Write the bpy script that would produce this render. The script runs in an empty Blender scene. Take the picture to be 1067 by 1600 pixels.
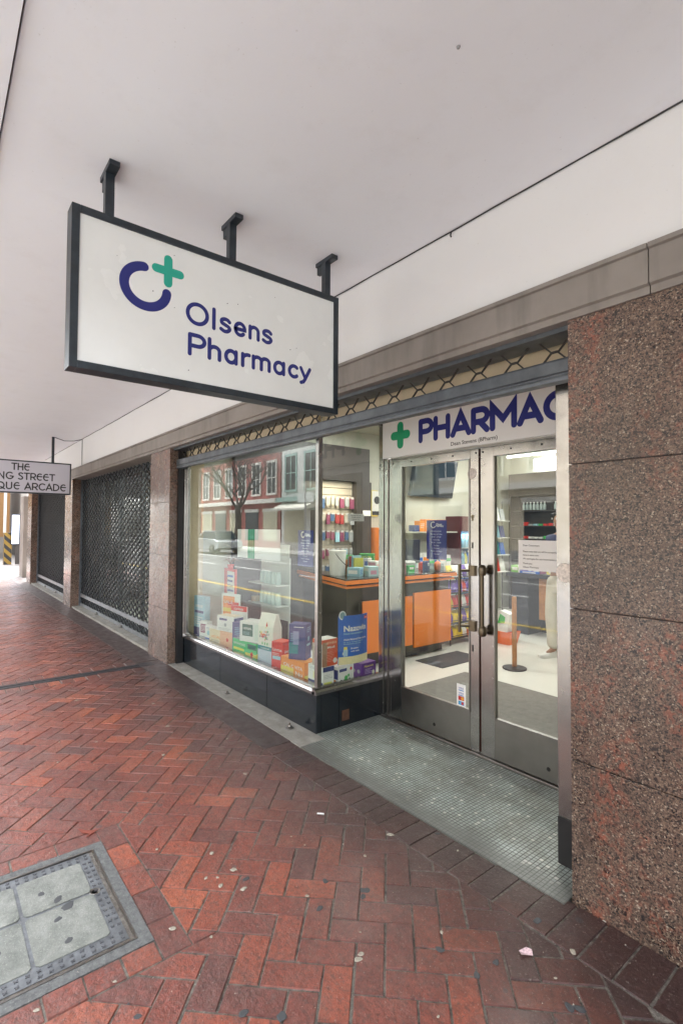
import bpy, bmesh, math, random
from mathutils import Vector, Matrix
random.seed(7)
R = math.radians
S = bpy.context.scene
COL = S.collection

# ------------------------------------------------------------------ camera
cam_d = bpy.data.cameras.new("camera"); cam = bpy.data.objects.new("camera", cam_d); COL.objects.link(cam)
S.camera = cam
cam_d.sensor_fit = 'HORIZONTAL'; cam_d.sensor_width = 36; cam_d.lens = 36*800/1067
cam_d.clip_start = 0.02; cam_d.clip_end = 500
def cam_basis(yaw, pitch, roll):
    a, p, r = R(yaw), R(pitch), R(roll)
    fw = Vector((-math.cos(a)*math.cos(p), math.sin(a)*math.cos(p), math.sin(p)))
    rt = fw.cross(Vector((0, 0, 1))).normalized(); up = rt.cross(fw)
    rt2 = rt*math.cos(r)+up*math.sin(r); up2 = up*math.cos(r)-rt*math.sin(r)
    return Matrix((rt2, up2, -fw)).transposed()
cam.matrix_world = Matrix.Translation((0, 0, 1.55)) @ cam_basis(38.8, 1.72, 0.3).to_4x4()

# ------------------------------------------------------------------ world, sun, exposure
W = bpy.data.worlds.new("World"); S.world = W; W.use_nodes = True
nt = W.node_tree; nt.nodes.clear()
sky = nt.nodes.new('ShaderNodeTexSky'); sky.sky_type = 'NISHITA'; sky.sun_disc = False
SUN_EL, SUN_AZ = 60, 290
sky.sun_elevation = R(SUN_EL); sky.sun_rotation = R(SUN_AZ); sky.dust_density = 3.0; sky.air_density = 1.0
hs = nt.nodes.new('ShaderNodeHueSaturation'); hs.inputs['Saturation'].default_value = 0.22
bg = nt.nodes.new('ShaderNodeBackground'); bg.inputs['Strength'].default_value = 0.15
wo = nt.nodes.new('ShaderNodeOutputWorld')
nt.links.new(sky.outputs[0], hs.inputs['Color']); nt.links.new(hs.outputs[0], bg.inputs[0]); nt.links.new(bg.outputs[0], wo.inputs[0])
sd = bpy.data.lights.new("sun", 'SUN'); sd.energy = 1.5; sd.angle = R(25); sd.color = (1, .97, .93)
sun = bpy.data.objects.new("sun", sd); COL.objects.link(sun)
az = R(SUN_AZ)
sdir = Vector((math.sin(az)*math.cos(R(SUN_EL)), math.cos(az)*math.cos(R(SUN_EL)), math.sin(R(SUN_EL))))
sun.rotation_euler = sdir.to_track_quat('Z', 'Y').to_euler()
S.view_settings.view_transform = 'Standard'; S.view_settings.look = 'None'; S.view_settings.gamma = 1
S.view_settings.exposure = 3.48
try:
    S.cycles.max_bounces = 10; S.cycles.transparent_max_bounces = 24; S.cycles.glossy_bounces = 6; S.cycles.diffuse_bounces = 6
except Exception: pass
LAMP = 0.125   # scale of the shop's own lamps

# ------------------------------------------------------------------ materials
MATS = {}
def P_(n): return n.node_tree.nodes['Principled BSDF']
def mat(name, col=(.5, .5, .5), rough=.5, metal=0., spec=.5, var=0., vscale=6., bump=0., bscale=60., rvar=0., emit=None, es=1., coat=0.):
    """Principled material; var = noise variation of the colour, bump = fine relief."""
    if name in MATS: return MATS[name]
    m = bpy.data.materials.new(name); m.use_nodes = True; t = m.node_tree; L = t.links; N = t.nodes
    b = N['Principled BSDF']; b.inputs['Base Color'].default_value = (*col, 1); b.inputs['Roughness'].default_value = rough
    b.inputs['Metallic'].default_value = metal; b.inputs['Specular IOR Level'].default_value = spec
    b.inputs['Coat Weight'].default_value = coat
    if var or bump or rvar:
        tc = N.new('ShaderNodeNewGeometry')
        if var:
            n = N.new('ShaderNodeTexNoise'); n.inputs['Scale'].default_value = vscale; n.inputs['Detail'].default_value = 6; n.inputs['Roughness'].default_value = .65
            L.new(tc.outputs['Position'], n.inputs['Vector'])
            mr = N.new('ShaderNodeMapRange'); mr.inputs[1].default_value = .3; mr.inputs[2].default_value = .7
            mr.inputs[3].default_value = 1-var; mr.inputs[4].default_value = 1+var
            L.new(n.outputs[0], mr.inputs[0])
            mx = N.new('ShaderNodeMix'); mx.data_type = 'RGBA'; mx.blend_type = 'MULTIPLY'; mx.inputs[0].default_value = 1
            mx.inputs[6].default_value = (*col, 1); L.new(mr.outputs[0], mx.inputs[7]); L.new(mx.outputs[2], b.inputs['Base Color'])
        if rvar:
            n2 = N.new('ShaderNodeTexNoise'); n2.inputs['Scale'].default_value = vscale*1.7; n2.inputs['Detail'].default_value = 5
            L.new(tc.outputs['Position'], n2.inputs['Vector'])
            m2 = N.new('ShaderNodeMapRange'); m2.inputs[1].default_value = .3; m2.inputs[2].default_value = .7
            m2.inputs[3].default_value = max(.02, rough-rvar); m2.inputs[4].default_value = min(1, rough+rvar)
            L.new(n2.outputs[0], m2.inputs[0]); L.new(m2.outputs[0], b.inputs['Roughness'])
        if bump:
            n3 = N.new('ShaderNodeTexNoise'); n3.inputs['Scale'].default_value = bscale; n3.inputs['Detail'].default_value = 4
            L.new(tc.outputs['Position'], n3.inputs['Vector'])
            bp = N.new('ShaderNodeBump'); bp.inputs['Strength'].default_value = bump; bp.inputs['Distance'].default_value = .004
            L.new(n3.outputs[0], bp.inputs['Height']); L.new(bp.outputs[0], b.inputs['Normal'])
    if emit:
        b.inputs['Emission Color'].default_value = (*emit, 1); b.inputs['Emission Strength'].default_value = es
    MATS[name] = m; return m
_cc = {}
def flat(r, g, b, rough=.45):
    k = (r, g, b, rough)
    if k not in _cc: _cc[k] = mat("paint_%d_%d_%d_%d" % (r*100, g*100, b*100, rough*100), (r, g, b), rough, var=.05, vscale=30)
    return _cc[k]

class G:     # tiny node graph helper
    def __init__(s, name):
        s.m = bpy.data.materials.new(name); s.m.use_nodes = True; s.t = s.m.node_tree; s.b = s.t.nodes['Principled BSDF']; MATS[name] = s.m
        s.geo = s.t.nodes.new('ShaderNodeNewGeometry').outputs['Position']
    def n(s, typ, ins=None, **kw):
        n = s.t.nodes.new(typ)
        for k, v in kw.items(): setattr(n, k, v)
        for k, v in (ins or {}).items():
            if hasattr(v, 'is_output') : s.t.links.new(v, n.inputs[k])
            else: n.inputs[k].default_value = v
        return n
    def noise(s, sc, det=5, rough=.6, vec=None):
        return s.n('ShaderNodeTexNoise', {'Vector': vec or s.geo, 'Scale': sc, 'Detail': det, 'Roughness': rough}).outputs[0]
    def math(s, op, a, b=0., c=0.): return s.n('ShaderNodeMath', {0: a, 1: b, 2: c}, operation=op).outputs[0]
    def rng(s, v, a, b, c=0., d=1.): return s.n('ShaderNodeMapRange', {0: v, 1: a, 2: b, 3: c, 4: d}).outputs[0]
    def mix(s, f, a, b, mode='MIX'):
        a = (*a, 1) if isinstance(a, tuple) and len(a) == 3 else a; b = (*b, 1) if isinstance(b, tuple) and len(b) == 3 else b
        return s.n('ShaderNodeMix', {0: f, 6: a, 7: b}, data_type='RGBA', blend_type=mode).outputs[2]
    def bump(s, h, st=.5, dist=.003):
        o = s.n('ShaderNodeBump', {'Height': h, 'Strength': st, 'Distance': dist}).outputs[0]; s.t.links.new(o, s.b.inputs['Normal'])
    def set(s, k, v):
        if hasattr(v, 'is_output'): s.t.links.new(v, s.b.inputs[k])
        else: s.b.inputs[k].default_value = v
    def xyz(s):
        o = s.n('ShaderNodeSeparateXYZ', {0: s.geo}).outputs; return o[0], o[1], o[2]

def granite(name, light=1.0, pink=(.30, .085, .050), rough=.25):
    g = G(name)
    v1 = g.n('ShaderNodeTexVoronoi', {'Vector': g.geo, 'Scale': 210.0})
    v2 = g.n('ShaderNodeTexVoronoi', {'Vector': g.geo, 'Scale': 95.0})
    r1 = g.n('ShaderNodeSeparateColor', {0: v1.outputs['Color']}).outputs[0]
    r2 = g.n('ShaderNodeSeparateColor', {0: v2.outputs['Color']}).outputs[1]
    ramp = g.n('ShaderNodeValToRGB', {0: r1}); cr = ramp.color_ramp; cr.interpolation = 'CONSTANT'
    cols = [(0, (.012, .012, .013)), (.15, (.050, .034, .027)), (.38, (.078, .052, .040)), (.66, (.110, .076, .056)), (.88, (.155, .115, .086)), (.97, (.24, .20, .155))]
    cr.elements[0].position = 0; cr.elements[0].color = (*[c*light for c in cols[0][1]], 1); cr.elements[1].position = cols[1][0]; cr.elements[1].color = (*[c*light for c in cols[1][1]], 1)
    for p, c in cols[2:]:
        e = cr.elements.new(p); e.color = (*[x*light for x in c], 1)
    xx, yy, zz = g.xyz(); sv = g.n('ShaderNodeCombineXYZ', {0: xx, 1: yy, 2: g.math('MULTIPLY', zz, .38)}).outputs[0]
    big = g.noise(5.5, 6, .65, sv); mid = g.noise(24, 3, .6)
    ore = g.math('MULTIPLY', g.rng(big, .47, .66), g.rng(mid, .40, .62)); ore = g.math('MULTIPLY', ore, g.rng(r2, .25, .45))
    c = g.mix(g.math('MULTIPLY', ore, .75), ramp.outputs[0], pink)
    spk = g.math('GREATER_THAN', r2, .93); c = g.mix(g.math('MULTIPLY', spk, .8), c, (.01, .01, .012))
    dk = g.rng(g.noise(2.2, 4), .35, .7, .78, 1.15); c = g.mix(1., c, dk, 'MULTIPLY')
    g.set('Base Color', c); g.set('Roughness', g.rng(g.noise(9, 5), .3, .7, rough-.06, rough+.18)); g.set('Coat Weight', 0.0)
    g.bump(r1, .12, .001)
    return g.m

M_gran = granite('granite_polished', 1.45)
M_gran2 = granite('granite_reflection_tint', 1.9, (.38, .17, .12), .16)  # pinker, lighter copy of the granite: reflected light put into the colour

def m_brick():
    g = G('paving_brick')
    a = g.n('ShaderNodeVertexColor', layer_name='tone'); sp = g.n('ShaderNodeSeparateColor', {0: a.outputs[0]}).outputs
    x, y, z = g.xyz()
    ramp = g.n('ShaderNodeValToRGB', {0: sp[0]}); cr = ramp.color_ramp
    pts = [(0, (.125, .040, .033)), (.25, (.175, .046, .033)), (.55, (.215, .050, .031)), (.85, (.30, .068, .034)), (1, (.36, .090, .042))]
    cr.elements[0].color = (*pts[0][1], 1); cr.elements[1].color = (*pts[-1][1], 1)
    for p, c in pts[1:-1]: e = cr.elements.new(p); e.color = (*c, 1)
    c = ramp.outputs[0]
    c = g.mix(1., c, g.rng(g.noise(30, 9, .8), .32, .68, .5, 1.45), 'MULTIPLY')
    # dirt film: dark in a band along the shopfront, patchy elsewhere
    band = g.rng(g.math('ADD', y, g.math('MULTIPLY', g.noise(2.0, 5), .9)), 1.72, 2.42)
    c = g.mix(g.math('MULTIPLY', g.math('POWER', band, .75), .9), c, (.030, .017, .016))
    c = g.mix(g.math('MULTIPLY', g.rng(g.noise(2.6, 7, .75), .46, .68), .55), c, (.085, .050, .044))
    c = g.mix(g.math('MULTIPLY', g.math('MULTIPLY', g.rng(g.noise(11, 6, .75), .50, .66), g.math('SUBTRACT', 1., band)), .32), c, (.20, .12, .10))
    c = g.mix(g.math('MULTIPLY', g.rng(g.noise(55, 5, .8), .51, .60), .6), c, (.050, .026, .022))
    c = g.mix(g.math('MULTIPLY', g.rng(g.noise(90, 3, .7), .60, .72), .5), c, (.34, .30, .26))
    # grit and dark gum stains
    v = g.n('ShaderNodeTexVoronoi', {'Vector': g.geo, 'Scale': 7.0, 'Randomness': 1.0})
    vr = g.n('ShaderNodeSeparateColor', {0: v.outputs['Color']}).outputs[0]
    dist = g.math('ADD', v.outputs['Distance'], g.math('MULTIPLY', g.noise(40), .05))
    gum = g.math('MULTIPLY', g.math('LESS_THAN', dist, .135), g.math('GREATER_THAN', vr, .72))
    c = g.mix(g.math('MULTIPLY', gum, .6), c, (.045, .045, .05))
    g.set('Base Color', c)
    g.set('Roughness', g.rng(g.noise(14, 6, .7), .3, .7, .28, .6)); g.set('Specular IOR Level', .55); g.set('Coat Weight', g.math('MULTIPLY', g.rng(g.noise(1.6, 5, .7), .35, .65, .05, .5), g.math('SUBTRACT', 1., g.math('MULTIPLY', band, .8)))); g.set('Coat Roughness', .28)
    h = g.math('ADD', g.noise(75, 6, .75), g.math('MULTIPLY', g.noise(18, 4), 1.6)); g.bump(h, .9, .006)
    return g.m
M_brick = m_brick()
def m_ground(name, c1, c2, grit=(.5, .47, .42), rough=.7, sc=5, st=.5):
    g = G(name)
    c = g.mix(g.rng(g.noise(sc, 7, .7), .35, .65), c1, c2)
    c = g.mix(g.math('MULTIPLY', g.rng(g.noise(140, 3, .7), .58, .70), .6), c, grit)
    g.set('Base Color', c); g.set('Roughness', g.rng(g.noise(12), .3, .7, rough-.15, rough+.12)); g.bump(g.noise(120, 6, .7), st, .003)
    return g.m
M_mortar = m_ground('mortar_sand', (.05, .042, .036), (.20, .18, .15), (.36, .33, .28), .9, 30, .8)
M_slab = m_ground('grimy_concrete', (.040, .026, .025), (.075, .050, .046), (.16, .14, .12), .5, 5, .35)
M_strip = m_ground('granolithic_concrete', (.20, .19, .165), (.32, .31, .275), (.10, .095, .085), .7, 9, .5)
M_asphalt = m_ground('asphalt', (.085, .085, .088), (.12, .12, .123), (.2, .2, .2), .8, 2)
M_kerb = m_ground('kerb_concrete', (.30, .29, .27), (.42, .41, .38), (.2, .2, .2), .8, 6)
M_manc = m_ground('cover_concrete', (.13, .14, .125), (.26, .27, .245), (.42, .42, .37), .8, 9, 1.)

def m_tile():
    g = G('mosaic_tile'); x, y, z = g.xyz(); s = .0216
    u = g.math('DIVIDE', x, s); v = g.math('DIVIDE', y, s)
    fu = g.math('FRACT', g.math('ADD', u, 1000)); fv = g.math('FRACT', g.math('ADD', v, 1000))
    edge = g.math('MINIMUM', g.math('MINIMUM', fu, g.math('SUBTRACT', 1., fu)), g.math('MINIMUM', fv, g.math('SUBTRACT', 1., fv)))
    cell = g.n('ShaderNodeCombineXYZ', {0: g.math('FLOOR', u), 1: g.math('FLOOR', v)}).outputs[0]
    wn = g.n('ShaderNodeTexWhiteNoise', {0: cell}, noise_dimensions='2D').outputs[0]
    base = g.mix(wn, (.23, .27, .24), (.31, .35, .32)); base = g.mix(g.math('GREATER_THAN', wn, .955), base, (.52, .53, .47))
    dirt = g.rng(g.noise(4.0, 7, .7), .40, .66); base = g.mix(g.math('MULTIPLY', dirt, .75), base, (.13, .125, .095))
    front = g.rng(g.math('SUBTRACT', y, g.math('MULTIPLY', g.noise(5, 4), .16)), 2.155, 2.055); base = g.mix(g.math('MULTIPLY', front, .85), base, (.10, .10, .09))
    grout = g.rng(edge, .05, .11, 1., 0.); c = g.mix(g.math('MULTIPLY', grout, g.rng(front, .4, 1., 1., .15)), base, (.045, .043, .038))
    g.set('Base Color', c); g.set('Roughness', g.mix(grout, g.mix(dirt, (.28, .28, .28), (.5, .5, .5)), (.8, .8, .8)))
    g.bump(g.math('ADD', g.math('MULTIPLY', grout, -1.), g.math('MULTIPLY', wn, .35)), .6, .0015)
    return g.m
M_tile = m_tile()

def m_white(name, base, blotch, st=.18):
    g = G(name)
    c = g.mix(g.math('MULTIPLY', g.rng(g.noise(1.3, 6, .6), .40, .72), st), base, blotch)
    c = g.mix(g.math('MULTIPLY', g.rng(g.noise(4.5, 7, .7), .52, .75), st*.8), c, (.62, .60, .585))
    c = g.mix(g.math('MULTIPLY', g.rng(g.noise(60, 3, .7), .68, .74), .25), c, (.35, .33, .3))
    g.set('Base Color', c); g.set('Roughness', .75); g.bump(g.noise(16, 6, .7), .25, .004); return g.m
M_ceil = m_white('ceiling_paint', (.84, .86, .90), (.72, .73, .75))
M_wall = m_white('upper_wall_paint', (.70, .70, .70), (.62, .62, .62))
def m_lintel():
    g = G('weathered_stone'); x, y, z = g.xyz()
    vv = g.n('ShaderNodeCombineXYZ', {0: g.math('MULTIPLY', x, 9.), 1: y, 2: g.math('MULTIPLY', z, 1.5)}).outputs[0]
    c = g.mix(g.rng(g.noise(1.0, 6, .6), .3, .7), (.15, .132, .118), (.27, .245, .22))
    c = g.mix(g.math('MULTIPLY', g.rng(g.n('ShaderNodeTexNoise', {'Vector': vv, 'Scale': 1.2, 'Detail': 5}).outputs[0], .5, .8), .6), c, (.10, .09, .08))
    g.set('Base Color', c); g.set('Roughness', .55); g.bump(g.noise(50, 6, .7), .35, .003); return g.m
M_lint = m_lintel()
def m_steel(name, col=(.40, .385, .37), rough=.2, streak=.5):
    g = G(name); x, y, z = g.xyz()
    vv = g.n('ShaderNodeCombineXYZ', {0: g.math('MULTIPLY', x, 14.), 1: g.math('MULTIPLY', y, 14.), 2: g.math('MULTIPLY', z, 12.)}).outputs[0]
    st = g.n('ShaderNodeTexNoise', {'Vector': vv, 'Scale': 1.0, 'Detail': 5}).outputs[0]
    d = g.rng(g.noise(7, 6, .7), .5, .75)
    c = g.mix(g.math('MULTIPLY', d, streak*.5), col, (.26, .23, .20)); c = g.mix(1., c, g.rng(st, .3, .7, .94, 1.04), 'MULTIPLY')
    g.set('Base Color', c); g.set('Metallic', 1.); g.set('Roughness', g.math('ADD', g.rng(st, .3, .7, rough*.9, rough*1.15), g.math('MULTIPLY', d, .12)))
    g.bump(g.noise(2.2, 2), .10, .02); return g.m
M_steel = m_steel('stainless_steel')
M_steel2 = m_steel('dull_steel', (.27, .26, .245), .33, 1.)
M_brass = m_steel('tarnished_brass', (.16, .13, .09), .35, .7)
M_shut = mat('shutter_steel', (.11, .125, .14), .45, .6, var=.3, vscale=7, rvar=.1, bump=.1)
M_mesh = mat('mesh_steel', (.022, .025, .030), .55, .0, spec=.25, var=.2, vscale=9)
M_meshb = mat('grille_bar', (.030, .028, .026), .5, .4)
M_bar = mat('bar_aluminium', (.30, .32, .34), .4, .8, var=.2, vscale=10)
M_blackst = mat('black_glass_tile', (.010, .014, .018), .16, var=.3, vscale=4, rvar=.08, coat=.3)
M_black = mat('black_rubber', (.012, .012, .013), .5)
M_frame = mat('sign_frame_paint', (.020, .028, .036), .38, var=.35, vscale=20, bump=.1, bscale=40)
M_acr = mat('sign_acrylic', (.83, .85, .83), .22, var=.04, vscale=2.5, rvar=.1)
M_navy = mat('vinyl_navy', (.016, .022, .185), .4)
M_teal = mat('vinyl_teal', (.02, .40, .29), .4)
M_green = mat('vinyl_green', (.01, .31, .14), .4)
M_ink = mat('black_ink', (.02, .02, .022), .5)
M_white = mat('white_paper', (.78, .78, .77), .6)
M_tan = mat('tan_panel', (.56, .46, .31), .6, var=.12, vscale=5)
M_cream = mat('interior_wall', (.50, .50, .42), .6, var=.04, vscale=2)
M_dark = mat('dark_laminate', (.045, .038, .034), .35, var=.2, vscale=8)
M_orange = mat('orange_laminate', (.80, .22, .035), .35, var=.04, vscale=4)
M_floor = mat('vinyl_floor', (.62, .61, .56), .3, var=.05, vscale=2)
M_matg = mat('mat_grey', (.16, .15, .135), .9, var=.15, vscale=20, bump=.3)
M_matd = mat('mat_charcoal', (.035, .037, .042), .9, var=.15, vscale=20)
M_wood = mat('oak', (.40, .18, .06), .4, var=.25, vscale=12)
M_navybk = mat('dark_navy', (.03, .035, .05), .4)
M_gumd = mat('dark_speck', (.055, .058, .062), .6)
M_tv = mat('tv_screen', (.02, .03, .04), .08, coat=.3)
M_lamp = mat('lamp_panel', (.9, .9, .9), .5, emit=(1, .98, .93), es=9*LAMP)
M_warm = mat('warm_lamp', (.9, .7, .4), .5, emit=(1, .50, .14), es=.45)

def m_glass(name, ior, tint):
    m = bpy.data.materials.new(name); m.use_nodes = True; t = m.node_tree; t.nodes.clear()
    o = t.nodes.new('ShaderNodeOutputMaterial'); mx = t.nodes.new('ShaderNodeMixShader'); lw = t.nodes.new('ShaderNodeLayerWeight'); lw.inputs[0].default_value = .5
    r0 = ((ior-1)/(ior+1))**2; pw = t.nodes.new('ShaderNodeMath'); pw.operation = 'POWER'; pw.inputs[1].default_value = 5; t.links.new(lw.outputs['Facing'], pw.inputs[0])
    f = t.nodes.new('ShaderNodeMath'); f.operation = 'MULTIPLY_ADD'; f.inputs[1].default_value = 1-r0; f.inputs[2].default_value = r0; t.links.new(pw.outputs[0], f.inputs[0])
    tr = t.nodes.new('ShaderNodeBsdfTransparent'); tr.inputs[0].default_value = (*tint, 1)
    gl = t.nodes.new('ShaderNodeBsdfGlossy'); gl.inputs['Roughness'].default_value = 0.0; gl.inputs[0].default_value = (1, 1, 1, 1)
    t.links.new(f.outputs[0], mx.inputs[0]); t.links.new(tr.outputs[0], mx.inputs[1]); t.links.new(gl.outputs[0], mx.inputs[2]); t.links.new(mx.outputs[0], o.inputs[0])
    MATS[name] = m; return m
M_glass = m_glass('window_glass', 1.6, (.88, .92, .90))
M_glassd = m_glass('door_glass', 1.52, (.95, .97, .95))
M_clear = m_glass('clear_plastic', 1.3, (.88, .92, .94))

# ------------------------------------------------------------------ mesh builder
class MB:
    def __init__(s, xf=None): s.v = []; s.f = []; s.fm = []; s.mats = []; s.xf = xf; s.sm = []
    def mi(s, m):
        if m is None: return 0
        if m not in s.mats: s.mats.append(m)
        return s.mats.index(m)
    def add(s, vs, fs, m=None, smooth=False):
        o = len(s.v); k = s.mi(m)
        for p in vs:
            p = Vector(p); s.v.append(s.xf @ p if s.xf else p)
        for f in fs: s.f.append([o+i for i in f]); s.fm.append(k); s.sm.append(smooth)
        return s
    def box(s, x0, y0, z0, x1, y1, z1, m=None):
        x0, x1 = min(x0, x1), max(x0, x1); y0, y1 = min(y0, y1), max(y0, y1); z0, z1 = min(z0, z1), max(z0, z1)
        return s.add([(x0, y0, z0), (x1, y0, z0), (x1, y1, z0), (x0, y1, z0), (x0, y0, z1), (x1, y0, z1), (x1, y1, z1), (x0, y1, z1)],
                     [(3, 2, 1, 0), (4, 5, 6, 7), (0, 1, 5, 4), (1, 2, 6, 5), (2, 3, 7, 6), (3, 0, 4, 7)], m)
    def quad(s, a, b, c, d, m=None): return s.add([a, b, c, d], [(0, 1, 2, 3)], m)
    def prism(s, pts, axis, a, b, m=None):
        """pts 2-D outline (ccw), extruded along axis from a to b"""
        def p3(u, v, t): return {'x': (t, u, v), 'y': (u, t, v), 'z': (u, v, t)}[axis]
        n = len(pts); vs = [p3(u, v, a) for u, v in pts]+[p3(u, v, b) for u, v in pts]
        fs = [tuple(range(n))[::-1], tuple(range(n, 2*n))]+[(i, (i+1) % n, n+(i+1) % n, n+i) for i in range(n)]
        return s.add(vs, fs, m)
    def tube(s, pts, r, m=None, seg=8, caps=True):
        pts = [Vector(p) for p in pts]; rs = r if isinstance(r, (list, tuple)) else [r]*len(pts); vs = []; n = len(pts)
        ref = Vector((0, 0, 1))
        for i, p in enumerate(pts):
            t = (pts[min(i+1, n-1)]-pts[max(i-1, 0)]).normalized()
            if abs(t.dot(ref)) > .95: ref = Vector((1, 0, 0))
            u = t.cross(ref).normalized(); w = t.cross(u)
            for k in range(seg):
                a = 2*math.pi*k/seg; vs.append(p+u*math.cos(a)*rs[i]+w*math.sin(a)*rs[i])
        fs = [(i*seg+k, i*seg+(k+1) % seg, (i+1)*seg+(k+1) % seg, (i+1)*seg+k) for i in range(n-1) for k in range(seg)]
        if caps: fs += [tuple(range(seg))[::-1], tuple(range((n-1)*seg, n*seg))]
        return s.add(vs, fs, m, True)
    def lathe(s, prof, c=(0, 0, 0), seg=20, m=None, axis='z'):
        vs = []
        for r, z in prof:
            for k in range(seg):
                a = 2*math.pi*k/seg; x, y = r*math.cos(a), r*math.sin(a)
                p = {'z': (x, y, z), 'y': (x, z, y), 'x': (z, x, y)}[axis]; vs.append((c[0]+p[0], c[1]+p[1], c[2]+p[2]))
        n = len(prof)
        fs = [(i*seg+k, i*seg+(k+1) % seg, (i+1)*seg+(k+1) % seg, (i+1)*seg+k) for i in range(n-1) for k in range(seg)]
        fs += [tuple(range(seg))[::-1], tuple(range((n-1)*seg, n*seg))]
        return s.add(vs, fs, m, True)
    def build(s, name, m=None, parent=None, bevel=0, local=False):
        me = bpy.data.meshes.new(name)
        off = Vector((0, 0, 0))
        if parent is not None and not local:
            off = parent.location.copy()
            if parent.parent is not None: off += parent.parent.location
        me.from_pydata([tuple(p-off) for p in s.v], [], s.f)
        ms = s.mats or [m]
        for k in ms: me.materials.append(k or m)
        me.polygons.foreach_set('material_index', s.fm); me.polygons.foreach_set('use_smooth', s.sm)
        me.update()
        bm = bmesh.new(); bm.from_mesh(me); bmesh.ops.recalc_face_normals(bm, faces=bm.faces)
        if bevel:
            es = [e for e in bm.edges if len(e.link_faces) == 2 and e.calc_face_angle(0) > R(35)]
            bmesh.ops.bevel(bm, geom=es, offset=bevel, segments=2, affect='EDGES', profile=.6, clamp_overlap=True)
        bm.to_mesh(me); bm.free()
        if any(s.sm):
            try: me.set_sharp_from_angle(angle=R(40))
            except Exception: pass
        o = bpy.data.objects.new(name, me); COL.objects.link(o)
        if parent is not None: o.parent = parent
        return o
def tag(o, label=None, cat=None, group=None, kind=None):
    if label: o['label'] = label
    if cat: o['category'] = cat
    if group: o['group'] = group
    if kind: o['kind'] = kind
    return o
def empty(name, loc, label, cat, group=None, rz=0):
    o = bpy.data.objects.new(name, None); COL.objects.link(o); o.location = loc; o.rotation_euler = (0, 0, rz); o.empty_display_size = .1
    return tag(o, label, cat, group)
def copy_tree(root, loc=None, rz=None, label=None):
    c = root.copy(); COL.objects.link(c)
    if loc is not None: c.location = loc
    if rz is not None: c.rotation_euler = (0, 0, rz)
    if label: c['label'] = label
    def rec(src, dst):
        for ch in list(src.children):
            k = ch.copy(); COL.objects.link(k); k.parent = dst; rec(ch, k)
    rec(root, c); return c

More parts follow.
